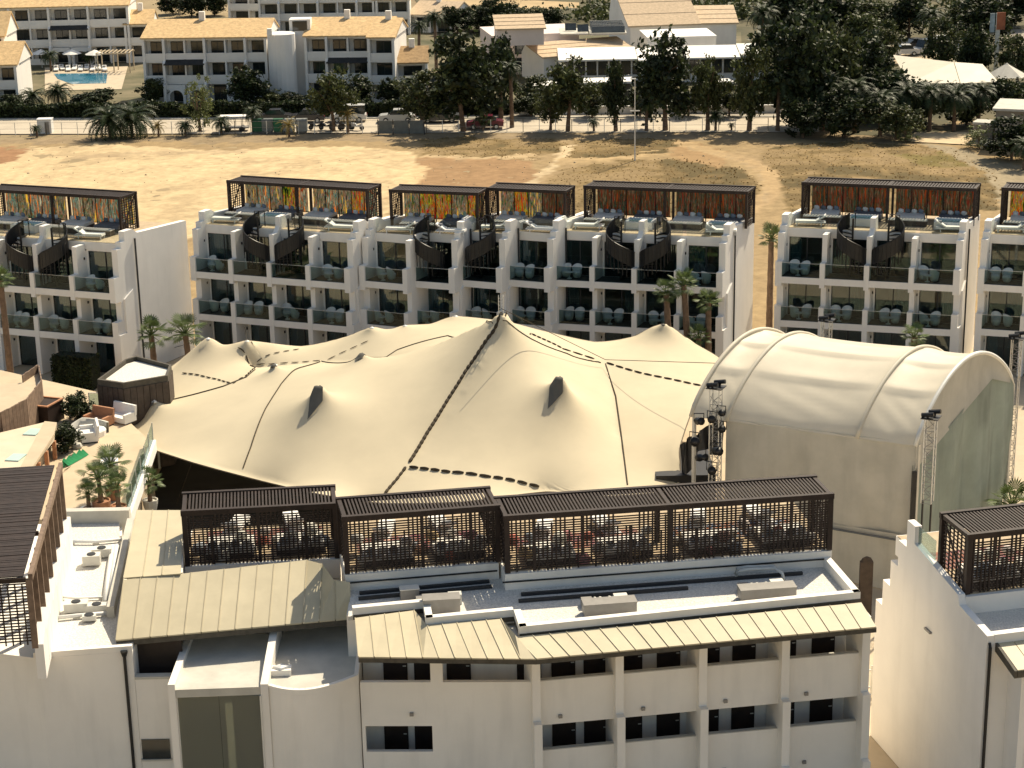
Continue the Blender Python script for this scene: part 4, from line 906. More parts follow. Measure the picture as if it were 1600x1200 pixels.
duct(690, 955, 8.62, 1.35, .1, 'short grey duct at the stepped left parapet', hh=.5)
duct(952, 958, 8.62, 1.95, .13, 'grey duct with white pipes at the centre of the gravel roof')
duct(1198, 935, 8.62, 2.1, .12, 'long grey duct with looping pipes at the right of the gravel roof')
p = at(640, 935, 8.62); bx = thing('junction_box', 'small grey metal box on the shaded left of the gravel roof', 'metal box', p, .15); MB().box(-.35, .35, -.2, .2, 0, .42).build('casing', GREYMET, bx); MB().box(-.37, .37, -.22, .22, .423, .46).build('lid', PALEMET, bx)
p = at(1150, 905, 8.62); lp = thing('pipe_loop', 'white looping pipes beside the right-hand roof duct', 'pipes', p, .1)
for q in range(2): MB().tube([(0, q*.25, .1), (.1, q*.25, .35), (.5, q*.25, .38), (1.5, q*.2, .36), (1.7, -.4, .3), (1.75, -.5, .05)], .06, 7).build('pipe', PALEMET, lp, smooth=True)
# ------------------------------------------------------------------ stair wing with the big beige roof
SW = thing('stair_wing', 'white stair wing with big beige metal roof and frosted glass tower', 'building', (-10, 68, 0))
ZE1, ZE2, ZTW = 7.9, 9.12, 6.85
ea, eb = at(181, 1000, ZE1), at(550, 966, ZE1); ta, tb, tc, td = at(193, 906, ZE2), at(497, 873, ZE2), at(501, 880, ZE2), at(548, 921, ZE2-.3)
def tA(s_):
    x = ta.x+(eb.x-.05-ta.x)*s_
    return Vector((x, ta.y+(x-ta.x)*(tb.y-ta.y)/(tb.x-ta.x))) if x < tb.x else Vector((x, tb.y-(tb.y-td.y)*min(1, (x-tb.x)/(td.x-tb.x+1e-6)*1.6)))
panels(SW, ((ea.x, ea.y), (eb.x, eb.y)), tA, 14, ZE1, ZE2)
ua_, ub_ = at(193, 903, ZE2+.05), at(283, 896, ZE2+.05); uc_, ud_ = at(214, 797, ZE2+.1), at(288, 797, ZE2+.1)
panels(SW, ((ua_.x, ua_.y), (ub_.x, ub_.y)), ((uc_.x, uc_.y), (ud_.x, ud_.y)), 3, ZE2+.05, ZE2+.1, 'upper_seam_roof')
mb = MB(); wallseg(mb, (ea.x, ea.y+.04), (eb.x, eb.y+.04), .2, ZE1-.28, ZE1-.06); bw(mb, 'fascia', FASCIA, SW)
mb = MB(); mb.prism([(ea.x, ea.y+.25), (eb.x, eb.y+.25), (eb.x, eb.y+2.5), (tb.x, tb.y), (ta.x, ta.y)], ZE1-.16, ZE1-.1); bw(mb, 'soffit', FGWALL, SW)
mb = MB(); mb.prism([(ua_.x+.1, ua_.y+.3), (ub_.x, ub_.y+.3), (ud_.x, ud_.y), (uc_.x+.1, uc_.y)], 0, ZE2-.04); bw(mb, 'side_body', FGWALL, SW)
# tower: left flat part with frosted glass, right part with curved front
f0, f1, f2, f3 = at(268, 1078, ZTW), at(408, 1073, ZTW), at(480, 1080, ZTW), at(560, 1058, ZTW); YB = ea.y+2.6
w0, w1 = at(206, 1060, 5.4), at(268, 1058, 5.4)
lq = at(206, 1010, 7.75); RY = lq.y+.0; RX0, RX1 = lq.x+.01, f0.x-.125
mb = MB(); mb.prism([(RX0, RY), (RX1, RY), (RX1, RY+.25), (RX0, RY+.25)], 0, aty(240, 1061, RY).z); bw(mb, 'recess_wall', FGWALL, SW)
sz = aty(240, 1061, RY).z; mb = MB(); mb.prism([(RX0, RY-.03), (RX1-.01, RY-.03), (RX1-.01, RY+.3), (RX0, RY+.3)], sz+.003, sz+.1); bw(mb, 'sill', CONC, SW)
mb = MB(); mb.prism([(RX0-.3, RY+.9), (RX1+.1, RY+.9), (RX1+.1, RY+1.0), (RX0-.3, RY+1.0)], 0, ZE1-.15); bw(mb, 'recess_shade_panel', DOORM, SW)  # plain dark panel added so the recess reads as deep shade
wc = aty(244, 1170, RY-.02); piece('window', FARPANE, SW, (wc.x+10, wc.y-68, wc.z), (1.05, .06, .8)); piece('window_sill', CONC, SW, (wc.x+10, wc.y-68.03, wc.z-.44), (1.15, .12, .06))
mb = MB(); mb.prism([(w0.x-.3, YB), (eb.x, YB+1.2), (eb.x, YB+1.5), (w0.x-.3, YB+.3)], 0, ZE1-.2); bw(mb, 'rear_wall', FGWALL, SW)
for x in (-11.2, -8.6, -7.2): piece('door', DOORM, SW, (x+10, YB-68-.04+(x-w0.x+.3)*1.2/(eb.x-w0.x+.3), 6.2), (.9, .06, 2.6), .15)
mb = MB(); mb.prism([(f0.x+.05, f0.y+.12), (f1.x, f1.y+.12), (f1.x, YB), (f0.x+.05, YB)], ZTW-.3, ZTW-.02); bw(mb, 'tower_roof', CONC, SW)
mb = MB(); mb.prism([(f0.x-.12, f0.y-.02), (f0.x+.13, f0.y-.02), (f0.x+.13, YB), (f0.x-.12, YB)], 0, ZTW+.22); bw(mb, 'side_wall', FGWALL, SW)
mb = MB(); mb.prism([(f1.x-.02, f1.y-.05), (f1.x+.26, f1.y-.05), (f1.x+.26, YB), (f1.x-.02, YB)], 0, [ZTW+.12, ZTW+.12, ZE1-.2, ZE1-.2]); bw(mb, 'fin_wall', FGWALL, SW)
mb = MB(); mb.prism([(f0.x+.14, f0.y), (f1.x-.03, f1.y), (f1.x-.03, f1.y+.2), (f0.x+.14, f0.y+.2)], ZTW-.32, ZTW-.005); bw(mb, 'lintel', CONC, SW)
FROST = bpy.data.materials.new('frosted_glass'); FROST.use_nodes = True; b_ = FROST.node_tree.nodes['Principled BSDF']
b_.inputs['Base Color'].default_value = (.66, .66, .56, 1); b_.inputs['Roughness'].default_value = .42; b_.inputs['Transmission Weight'].default_value = .85; b_.inputs['IOR'].default_value = 1.12; b_.inputs['Specular IOR Level'].default_value = .4
gx0, gx1 = f0.x+.16, f1.x-.05; gw_ = (gx1-gx0)/2; gz = ZTW-.33; gy_ = f0.y+.1-68
for i in range(2): piece('glass_pane', FROST, SW, (gx0+10+gw_*(i+.5), gy_, gz/2), (gw_-.015, .03, gz))
for x in (gx0-.01, gx1+.01): piece('mullion', PALEMET, SW, (x+10, gy_-.02, gz/2), (.06, .1, gz))
piece('inner_panel', mat('dark_green_panel', (.03, .04, .03), .6), SW, (gx0+10+gw_*.62, gy_+.35, gz-3.3), (gw_*.8, .2, 3.6)); piece('inner_column', mat('lit_column', (.8, .8, .7), .8), SW, (gx0+10+gw_*1.2, gy_+.3, gz-2.6), (.26, .16, 4.4)); piece('inner_panel', mat('dark_grey_panel', (.07, .07, .06), .6), SW, (gx0+10+gw_*1.72, gy_+.5, gz-2.8), (gw_*.55, .2, 5.4))
mb = MB(); mb.prism([(gx0, gy_+69.2), (gx1, gy_+69.2), (gx1, gy_+69.4), (gx0, gy_+69.4)], 0, ZTW-.32); bw(mb, 'inner_wall', mat('inner_grey', (.22, .21, .18), .9), SW)
c0, c1 = Vector((f1.x+.26, f1.y+.02)), Vector((f3.x, f3.y+.1))
cv = [(c0.x+(c1.x-c0.x)*i/14, c0.y+(c1.y-c0.y)*(i/14)**2.2-.55*math.sin(math.pi*(i/14)**.9)) for i in range(15)]
mb = MB(); mb.prism(cv+[(c1.x, YB+1.0), (c0.x, YB+.6)], 0, ZTW-.16); bw(mb, 'curved_wall', FGWALL, SW)
mb = MB(); mb.prism([(x, y+.22) for x, y in cv[:-1]]+[(c1.x-.2, c1.y+.2), (c1.x-.2, YB+.9), (c0.x+.01, YB+.5)], ZTW-.157, ZTW-.08); bw(mb, 'curved_roof', CONC, SW)
mb = MB()
for (a, b) in zip(cv[:-1], cv[1:]): wallseg(mb, a, b, .15, ZTW-.17, ZTW+.05)
mb.prism([(c1.x-.16, c1.y), (c1.x, c1.y), (c1.x, YB+.9), (c1.x-.16, YB+.9)], ZTW-.17, [ZTW+.08, ZTW+.08, ZTW+.75, ZTW+.75]); bw(mb, 'curved_parapet', FGWALL, SW)
sp_ = at(440, 1052, ZTW-.07); sk = thing('skylight_box', 'small white rooflight box on the curved tower roof', 'rooflight', sp_, .05); MB().box(-.36, .36, -.24, .24, 0, .22).build('kerb', FGWALL, sk); MB().lathe([(.34, .223), (.3, .30), (.1, .34)], 4, sy=.7).build('dome', CHAIRM, sk)
# ------------------------------------------------------------------ left wing
LW = thing('left_wing', 'plain white wing with a flat white roof at the bottom left', 'building', (-17, 66, 0))
ZL = 7.75; l0, l1, l2 = at(-90, 1003, ZL), at(60, 1021, ZL), at(206, 1010, ZL); l3, l4 = at(212, 812, ZL), at(-90, 812, ZL)
mb = MB(); mb.prism([(l0.x, l0.y), (l1.x, l1.y), (l2.x, l2.y), (l2.x, l2.y+2.0), (l2.x-1.0, l2.y+3), (l3.x-.6, l3.y), (l4.x, l4.y)], 0, ZL-.2); bw(mb, 'body', FGWALL, LW)
mb = MB(); mb.prism([(l1.x-.1, l1.y+.2), (l2.x-.02, l2.y+.2), (l2.x-.02, l2.y+2.0), (l2.x-1.0, l2.y+3), (l3.x-.65, l3.y-.3), (at(95, 815, ZL).x, l3.y-.3)], ZL-.197, ZL-.02); bw(mb, 'flat_roof', GRAVEL, LW)
mb = MB(); wallseg(mb, (l1.x-.2, l1.y), (l2.x, l2.y), .2, ZL-.197, ZL+.02); bw(mb, 'front_coping', FGWALL, LW)
u0_, u1_ = at(168, 965, ZL), at(200, 825, ZL)
mb = MB(); mb.prism([(u0_.x, u0_.y), (u0_.x+.28, u0_.y), (u1_.x+.28, u1_.y), (u1_.x, u1_.y)], ZL-.02, ZL+.45); bw(mb, 'upstand', CONC, LW)
mb = MB(); mb.prism([(at(103, 815, ZL).x, l3.y-.3), (l3.x-.2, l3.y-.3), (l3.x-.2, l3.y+.1), (at(103, 815, ZL).x, l3.y+.1)], ZL-.6, ZL+.55); bw(mb, 'rear_parapet', CONC, LW)
dpp = at(194, 1024, ZL-.3); bw(MB().tube([(dpp.x, l2.y-.1, 0), (dpp.x, l2.y-.1, ZL-.35), (dpp.x, l2.y, ZL-.2)], .06, 8), 'drainpipe', BLACK, LW); bw(MB().lathe([(.08, 0), (.13, .15), (.13, .22)], 8, (dpp.x, l2.y-.1, ZL-.35)), 'hopper', BLACK, LW)
e0, e1 = Vector((-17.12, 62.5)), Vector((-18.62, 74.2)); n = 9
for i in range(n):
    a = e0+(e1-e0)*(i/n); b = e0+(e1-e0)*((i+1)/n); mb = MB(); mb.prism([(a.x, a.y), (a.x+.32, a.y), (b.x+.32, b.y-.02), (b.x, b.y-.02)], 7.6, [8.95, 8.95, 9.25, 9.25]); bw(mb, 'stepped_parapet', WHITE, LW)
def pipe_run(pts, r, label):
    P = [at(*p) for p in pts]; t = thing('roof_pipe', label, 'pipe', P[0], 0, 'white pipes on the left roof')
    MB().tube([q-P[0]+Vector((0, 0, r+.03)) for q in P], r, 7).build('pipe', CHAIRM, t, smooth=True)
    for q in P: MB().box(-.12, .12, -.08, .08, 0, .06).build('support', CONC, t, q-P[0])
Z9 = ZL
pipe_run([(106, 848, Z9), (92, 900, Z9), (80, 960, Z9), (76, 985, Z9)], .07, 'long white pipe along the stepped parapet of the left roof')
pipe_run([(112, 850, Z9), (150, 850, Z9), (190, 846, Z9)], .07, 'white cross pipe at the top of the left roof')
pipe_run([(176, 858, Z9), (170, 900, Z9), (164, 945, Z9)], .10, 'thick white pipe, left of a pair along the upstand')
pipe_run([(183, 858, Z9), (177, 900, Z9), (172, 945, Z9)], .10, 'thick white pipe, right of a pair along the upstand')
pipe_run([(92, 935, Z9), (120, 938, Z9), (160, 936, Z9)], .05, 'thin white cross pipe in the middle of the left roof')
pipe_run([(84, 970, Z9), (120, 966, Z9), (170, 962, Z9)], .08, 'white cross pipe at the near end of the left roof')
def acbox(px, py, label, sx=.7, sy=.5, h=.45, rz=.1):
    p = at(px, py, ZL); t = thing('condenser_unit', label, 'air conditioner', p, rz, 'condenser units on the left roof'); MB().box(-sx/2, sx/2, -sy/2, sy/2, .05, h).build('casing', PALEMET, t)
    MB().lathe([(.18, 0), (.18, .03), (.05, .035)], 10, (0, 0, h)).build('fan_grille', DARKFR, t); MB().box(-sx/2, sx/2, -.05, .05, 0, .048).build('foot', DARKFR, t)
acbox(144, 882, 'small condenser unit in the middle of the left roof'); acbox(160, 870, 'condenser unit beside the pair of thick pipes', .8, .4, .4); acbox(120, 955, 'wide condenser unit near the front of the left roof', .9, .5, .4); acbox(152, 955, 'low condenser unit near the thick pipe ends', .9, .35, .3); acbox(140, 970, 'small condenser unit nearest the left roof edge', .5, .3, .25)
# brown pergola at the left edge: dense boards on top, vertical boards to the right
LP = thing('pergola', 'dense brown boarded pergola on the left wing at the left edge', 'pergola', (-17.05, 62.55, 9.0), math.atan2(11.6, -1.45))
L_ = 11.6; D_ = 4.6; h_ = 2.45
for i in range(9): piece('post', WPLANK, LP, (L_*i/8, .05, h_/2-.1), (.12, .22, h_+.2)); piece('post', BROWN, LP, (L_*i/8, D_, h_/2), (.12, .12, h_))
piece('beam', WPLANK, LP, (L_/2, -.02, h_+.08), (L_+.1, .16, .24)); piece('beam', BROWN, LP, (L_/2, D_, h_+.08), (L_+.1, .16, .2))
nb = 76
for i in range(nb): piece('board', BROWN, LP, ((i+.5)*L_/nb, D_/2+.1, h_+.11+rnd.uniform(-.01, .01)), (L_/nb-.022, D_-.25, .04))
for x in (0, L_*.38): piece('joist', BROWN, LP, (x, D_/2, h_-.02), (.14, D_-.3, .16))
for i in range(18): piece('lattice_bar', BROWN, LP, (-.02, .3+i*.25, h_/2-.1), (.05, .05, h_-.1))
for i in range(20): piece('lattice_slat', BROWN, LP, (.03, D_/2, .08+i*.115), (.03, D_-.2, .045))
# ------------------------------------------------------------------ building on the right with the stepped end wall
RB = thing('stepped_end_building', 'white building with a stepped end wall at the bottom right', 'building', (16.62, 62.15, 0), math.atan2(1.55, 6.8))
prof = [(0, 0), (0, 8.72), (2.25, 8.95), (2.4, 9.3), (6.2, 9.8), (6.2, 10.5), (6.9, 10.5), (6.9, 9.4), (7.6, 9.4), (7.6, 8.3), (8.25, 8.3), (8.25, 7.2), (8.9, 7.2), (8.9, 6.1), (9.5, 6.1), (9.5, 0)]
MB().side(prof, 0, .28).build('end_wall', WHITE, RB)
MB().box(.281, 14, 0, 8.0, 0, 8.4).build('body', WHITE, RB)
MB().box(.29, 14, .31, 2.3, 8.403, 8.5).build('gravel_roof', GRAVEL, RB); MB().box(.29, 14, 0.002, .3, 8.403, 8.74).build('parapet', WHITE, RB)
MB().box(.29, 14, 2.32, 8.5, 8.403, 9.2).build('terrace_plinth', WHITE, RB); MB().box(.3, 14, 2.5, 8.4, 9.203, 9.23).build('terrace_deck', DECK, RB)
MB().tube([(.1, -.09, 0), (.1, -.09, 8.3), (.1, 0, 8.45)], .06, 8).build('drainpipe', BLACK, RB)
piece('glass_panel', GBAL, RB, (.14, 5.4, 10.1), (.02, 1.5, .8))
rb_roof = link('seam_roof', MB().mesh('seam_roof', SEAM), RB)
for i in range(8): MB().add([(.45+i*.6, -1.5, 8.05), (1.02+i*.6, -1.5, 8.05), (1.02+i*.6, -.003, 8.4), (.45+i*.6, -.003, 8.4), (.45+i*.6, -1.5, 8.0), (1.02+i*.6, -1.5, 8.0), (1.02+i*.6, -.003, 8.35), (.45+i*.6, -.003, 8.35)], [(0, 1, 2, 3), (7, 6, 5, 4), (0, 4, 5, 1), (1, 5, 6, 2), (2, 6, 7, 3), (3, 7, 4, 0)]).build('roof_panel', SEAM, rb_roof)
MB().side([(-1.52, 7.75), (-1.52, 8.03), (-.003, 8.42), (-.003, 8.1)], .33, .43).build('verge', FASCIA, RB); MB().box(.45, 6, -1.52, -1.42, 7.75, 8.0).build('fascia', FASCIA, RB)
MB().box(.9, 1.15, -1.0, -.003, 0, 7.6).build('fin', WHITE, RB); MB().box(1.16, 6, -.7, -.5, 4.9, 6.5).build('gallery_parapet', WHITE, RB)
piece('wall_bracket', GREYMET, RB, (-.05, 4.6, 6.9), (.1, .5, .08))
Mrb = RB.matrix_basis
pr_ = Mrb @ Vector((.42, 2.55, 9.232)); rt = thing('pergola', 'brown slatted pergola on the building at the bottom right', 'pergola', pr_, RB.rotation_euler.z, 'brown slatted pergolas in the foreground')
pergola_parts(rt, 9.0, 2.2, 2.15, 2, 0, top_each=True, pitch=.135, lattice=True, post=.2, lt=1.2)
for i in range(2):
    p = Mrb @ Vector((1.8+i*2.3, 3.6, 9.235)); put('daybed', p, RB.rotation_euler.z+math.pi, f'white daybed behind the bottom right lattice, {"nearer the end wall" if i == 0 else "nearer the right edge"}', 'daybed', 'daybeds behind the foreground lattices')
p = Mrb @ Vector((2.4, 5.6, 9.245)); tag(piece('rug', RUGS[0], None, p, (3.4, 1.6, .02), RB.rotation_euler.z), 'patterned rug on the bottom right terrace', 'rug', 'rugs on the foreground terraces')
scatter(tuple((Mrb @ Vector((.6, 2.7, 0)))[:2]), tuple((Mrb @ Vector((6, 2.7, 0)))[:2]), 16, 'the bottom right pergola', 9.24, 4)
# narrow yard between the buildings
yf = thing('yard_fence', 'pale picket fence closing the alley below the marquee', 'fence', (14.6, 75, 0))
for i in range(16): piece('picket', PALEMET, yf, (-1.6+i*.2, 0, .7), (.09, .03, 1.4))
for z in (.35, 1.15): piece('rail', PALEMET, yf, (0, .04, z), (3.4, .05, .08))
dp = at(1353, 905, 2.0); ch = thing('steel_post', 'rusty dark post standing at the foot of the marquee', 'post', (dp.x, dp.y, 0)); MB().box(-.3, .3, -.12, .12, 0, 2.9).build('shaft', mat('rust', (.06, .045, .035), .8, .3, 3), ch); MB().lathe([(.3, 0), (.2, .18), (.05, .25)], 8, (0, 0, 2.9), .4).build('cap', mat('rust', (.06, .045, .035)), ch)
# ================================================================== plants
def leaf_quad(mb, p, s, r, up=.35):
    a = Vector((r.gauss(0, 1), r.gauss(0, 1), r.gauss(0, 1))).normalized(); n = (Vector((r.gauss(0, 1), r.gauss(0, 1), r.gauss(0, 1)+up*2))).normalized()
    a = (a-n*a.dot(n)).normalized(); b = n.cross(a); a = a*s; b = b*s*.6
    mb.add([p-a, p+b, p+a, p-b], [(0, 1, 2, 3)])
def crown_mesh(name, m, seed, rx, rz, nclump, nleaf, ls, flat=1.0, hollow=.15):
    r = random.Random(seed); mb = MB()
    for c in range(nclump):
        while True:
            d = Vector((r.uniform(-1, 1), r.uniform(-1, 1), r.uniform(-1, 1)))
            if hollow < d.length < 1: break
        k = 1+.22*math.sin(d.x*5+seed)+.18*math.sin(d.y*6+seed*2); ce = Vector((d.x*rx*k, d.y*rx*k, d.z*rz*(1+.15*math.sin(d.x*4+seed)))); cr = rx*r.uniform(.16, .34)
        for i in range(nleaf):
            o = Vector((r.gauss(0, 1), r.gauss(0, 1), r.gauss(0, .8)*flat))*cr*.55; leaf_quad(mb, ce+o, ls*r.uniform(.6, 1.3), r)
    return mb.mesh(name, m)
def trunk_mesh(name, seed, h, r0, rx, rz, zc, nl=5):
    r = random.Random(seed); mb = MB(); lean = Vector((r.uniform(-.08, .08), r.uniform(-.08, .08), 0))
    path = [Vector((lean.x*h*t*t+.06*math.sin(t*5+seed), lean.y*h*t, h*t)) for t in (0, .2, .4, .6, .8, 1)]; mb.tube(path, [r0, r0*.8, r0*.68, r0*.55, r0*.42, r0*.25], 7)
    for i in range(nl):
        t = r.uniform(.35, .8); b = path[0]+(path[-1]-path[0])*t; a = i*6.28/nl+r.uniform(-.4, .4); e = Vector((math.cos(a)*rx*.65, math.sin(a)*rx*.65, zc-h*t+r.uniform(-.2, .7)*rz)); mb.tube([b, b+e*.5+Vector((0, 0, .15*rx)), b+e], [r0*.42, r0*.28, r0*.1], 5)
    return mb.mesh(name, TRUNK)
def date_palm_mesh(name, m, seed, n, L, droop=1.0):
    r = random.Random(seed); mb = MB()
    for i in range(n):
        az = i*2.399+r.uniform(-.2, .2); el = 1.25-1.75*(i/n)+r.uniform(-.15, .15); l = L*r.uniform(.85, 1.1); p = Vector((0, 0, 0)); e = el; ns = 9; prev = p; pts = [p]
        for s_ in range(ns):
            d = Vector((math.cos(az)*math.cos(e), math.sin(az)*math.cos(e), math.sin(e))); p = p+d*l/ns; pts.append(p); e -= .17*droop*(1+.5*s_/ns)
        sd = Vector((-math.sin(az), math.cos(az), 0)); mb.tube([pts[0], pts[3], pts[6], pts[9]], [.035, .025, .015, .006], 3, cap=False)
        for s_ in range(1, ns+1):
            for q in (0, .5):
                c = pts[s_-1]+(pts[s_]-pts[s_-1])*q; t = (s_-1+q)/ns; w_ = L*.20*math.sin(math.pi*min(1, t*.85+.18))**.6; d = (pts[s_]-pts[s_-1]).normalized()
                for sg in (-1, 1):
                    tip = c+(sd*sg*.85+d*.55+Vector((0, 0, .12)))*w_; k = d*L*.016
                    mb.add([c-k, c+k, tip], [(0, 1, 2)])
    return mb.mesh(name, m)
def fan_palm_mesh(name, m, seed, n, L):
    r = random.Random(seed); mb = MB()
    for i in range(n):
        az = i*2.399+r.uniform(-.3, .3); el = 1.35-1.9*(i/n)+r.uniform(-.2, .2); l = L*r.uniform(.7, 1.05); d = Vector((math.cos(az)*math.cos(el), math.sin(az)*math.cos(el), math.sin(el))); c = d*l*.55+Vector((0, 0, .05*L)); mb.tube([(0, 0, 0), c], [.03, .015], 3, cap=False)
        sd = Vector((-math.sin(az), math.cos(az), 0)); up = sd.cross(d)*-1; k = 13; R_ = l*.5
        for j in range(k):
            a0 = -1.75+3.5*j/k; a1 = -1.75+3.5*(j+.8)/k; am = (a0+a1)/2; rr = R_*(.75+.25*math.cos(am))
            f = lambda a, q: c+(d*math.cos(a)+sd*math.sin(a))*q+up*(-.10*q)+Vector((0, 0, -.28*q*q/L))
            mb.add([c, f(a0, rr*.62), f(am, rr), f(a1, rr*.62)], [(0, 1, 2, 3)])
    return mb.mesh(name, m)
def palm_trunk(name, h, r0, seed, col=TRUNK):
    r = random.Random(seed); lx, ly = r.uniform(-.05, .05), r.uniform(-.04, .04); n = 14
    return MB().tube([(lx*h*(i/n)**2, ly*h*(i/n)**2, h*i/n) for i in range(n+1)], [r0*(1.15 if i == 0 else 1-.25*i/n)*(1+.09*(i % 2)) for i in range(n+1)], 8).mesh(name, col), (lx*h, ly*h)
PL = dict(dark=[crown_mesh('dark_crown', LEAFD, s, 1, 1.1, 74, 62, .095) for s in (1, 2, 3)], olive=[crown_mesh('olive_crown', LEAFM, s, 1, 1.05, 60, 56, .09) for s in (4, 5)], light=[crown_mesh('light_crown', LEAFL, s, 1, 1.3, 44, 40, .075) for s in (6,)],
          date=[date_palm_mesh('date_crown', PALMG, s, 52, 1.0) for s in (7, 8)], fan=[fan_palm_mesh('fan_crown', PALMN, s, 26, 1.0) for s in (9, 10, 11)], yellow=[date_palm_mesh('yellow_crown', PALMY, 12, 26, 1.0, .8)], far_fan=[fan_palm_mesh('far_fan_crown', PALMG, 13, 30, 1.0)])
CNT = {}
def tree(kind, px, py, hpx, wpx, label, z=0.0, group=None, trunk_frac=.28, base=None):
    """px,py: foot in the picture; hpx,wpx: total height and crown width in picture pixels"""
    p = at(px, py, z) if base is None else Vector(base); sc = FPX/((p-Vector((0, 0, CAM_H))).dot(Vector(Fw))); h = hpx/sc; rw = wpx/sc/2
    i = CNT.get(kind, 0); CNT[kind] = i+1; cm = PL[kind][i % len(PL[kind])]
    if kind in ('date', 'fan', 'yellow', 'far_fan'):
        t = thing('palm_tree', label, 'palm', p, rnd.uniform(0, 6.28), group); th = max(.25, h-rw*.75)
        tm, (ox, oy) = palm_trunk('palm_trunk', th, min(.24, .09+.035*th), i); link('trunk', tm, t); c = link('crown', cm, t, (ox, oy, th-.05), rnd.uniform(0, 6), (rw, rw, rw)); return t
    t = thing('tree', label, 'tree', p, rnd.uniform(0, 6.28), group); ch = h*(1-trunk_frac*.75)/2; zc = h-ch
    link('trunk', trunk_mesh('tree_trunk', i+int(px), h*.8, .05+.03*h, rw, ch, zc), t); link('crown', cm, t, (0, 0, zc), rnd.uniform(0, 6), (rw, rw, ch)); return t
# ================================================================== raised terrace on the left
ZT = 3.5
tp = [at(-80, 560, ZT), at(150, 612, ZT), at(236, 690, ZT), at(196, 812, ZT), at(100, 818, ZT), at(-120, 780, ZT)]
struct(MB().prism([(p.x, p.y) for p in tp], 0, ZT).build('raised_terrace', mat('terrace_paving', (.52, .42, .29), .9, .08, 1.0)))
def prism_px(name, m, parent, pts, z0, z1, inset=None):
    P = [at(*p, z1) for p in pts]; mb = MB().prism([(p.x, p.y) for p in P], z0, z1); return bw(mb, name, m, parent)
ht = thing('bar_hut', 'dark timber bar hut with a flat white roof left of the tent', 'hut', at(210, 600, 2.0))
hp = [(152, 594), (192, 600), (262, 588), (268, 571), (213, 557), (196, 562)]
HP = [at(*p, 5.4) for p in hp]; cxy = sum((p for p in HP), Vector((0, 0, 0)))/6
mb = MB().prism([(p.x, p.y) for p in HP], 0, 5.05); bw(mb, 'body', DPLANK, ht)
for i in range(6):
    a, b = HP[i], HP[(i+1) % 6]; a2 = a+(cxy-a)*.07; b2 = b+(cxy-b)*.07; bw(MB().prism([(a.x, a.y), (b.x, b.y), (b2.x, b2.y), (a2.x, a2.y)], 5.053, 5.45), 'parapet', FASCIA, ht)
    n = max(2, int((b-a).length/.35)); nn = Vector((b.y-a.y, a.x-b.x, 0)).normalized()
    for k_ in range(n):
        c = a+(b-a)*((k_+.5)/n)+nn*.03; hh = 5.0; o = piece('plank', DPLANK, ht, (c.x-ht.location.x, c.y-ht.location.y, 2.55-ht.location.z), ((b-a).length/n-.03, .05, 5.1), math.atan2(b.y-a.y, b.x-a.x))
bw(MB().prism([tuple((p+(cxy-p)*.09)[:2]) for p in HP], 5.06, 5.2), 'roof', GRAVEL, ht)
pd = thing('curved_planter', 'curved timber-clad platform with sandy top at the left edge', 'platform', at(20, 640, 3.5))
cp = [(-40, 596), (36, 590), (60, 574), (64, 598), (40, 628), (0, 648), (-40, 655)]; CP = [at(*p, 5.6) for p in cp]
bw(MB().prism([(p.x, p.y) for p in CP], 0, 5.3), 'body', PAVE, pd)
for i in (1, 2, 3, 4, 5):
    a, b = CP[i], CP[(i+1) % 7]; n = max(2, int((b-a).length/.3)); nn = Vector((b.y-a.y, a.x-b.x, 0)).normalized()
    for k_ in range(n):
        c = a+(b-a)*((k_+.5)/n)-nn*.04; piece('plank', WPLANK, pd, (c.x-pd.location.x, c.y-pd.location.y, 4.4-pd.location.z), ((b-a).length/n-.02, .07, 2.7+rnd.uniform(-.05, .05)), math.atan2(b.y-a.y, b.x-a.x))
a, b = at(64, 596, 5.7), at(34, 640, 4.6); bw(MB().bar(a, b, .1, .1), 'handrail', CHAIRM, pd)
bx = thing('timber_box', 'dark brown timber box with a rusty rim on the left terrace', 'box', at(50, 662, ZT), -.35); MB().box(-1.25, 1.25, -.2, 1.4, 0, 1.15).build('body', BROWN, bx); 
for (x0, x1, y0, y1) in ((-1.3, 1.3, -.25, -.12), (-1.3, 1.3, 1.3, 1.43), (-1.3, -1.17, -.12, 1.3), (1.17, 1.3, -.12, 1.3)): MB().box(x0, x1, y0, y1, 1.153, 1.22).build('rim', TERRA, bx)
sb = thing('bar_roof', 'cream flat bar roof with two aqua rooflights at the left edge', 'bar', at(20, 720, ZT))
prism_px('slab', mat('cream_slab', (.60, .51, .38), .85, .06, 1.0), sb, [(-60, 690), (68, 660), (88, 664), (84, 682), (36, 742), (-60, 770)], 4.55, 4.8)
bw(MB().prism([tuple(at(70, 662, 4.8)[:2]), tuple(at(89, 664, 4.8)[:2]), tuple(at(85, 682, 4.8)[:2]), tuple(at(46, 742, 4.8)[:2]), tuple(at(28, 742, 4.8)[:2])], 4.803, 4.95), 'rim', PAVE, sb)
for (x, y) in ((52, 675), (25, 715)):
    c = at(x, y, 4.82); o = piece('rooflight', mat('aqua_glass', (.46, .60, .54), .3, .05, 2), sb, (c.x-sb.location.x, c.y-sb.location.y, 4.83-sb.location.z), (.75, 1.05, .06), -.2); 
for (x, y) in ((84, 690), (72, 706), (60, 724), (50, 738)): c = at(x, y, 4.5); bw(MB().box(c.x-.1, c.x+.1, c.y-.1, c.y+.1, ZT, 4.54), 'post', TERRA, sb)
bw(MB().prism([tuple(at(*p, 4.5)[:2]) for p in [(-60, 700), (60, 672), (78, 676), (74, 684), (28, 742), (-60, 770)]], ZT, 4.4), 'counter', PAVE, sb)
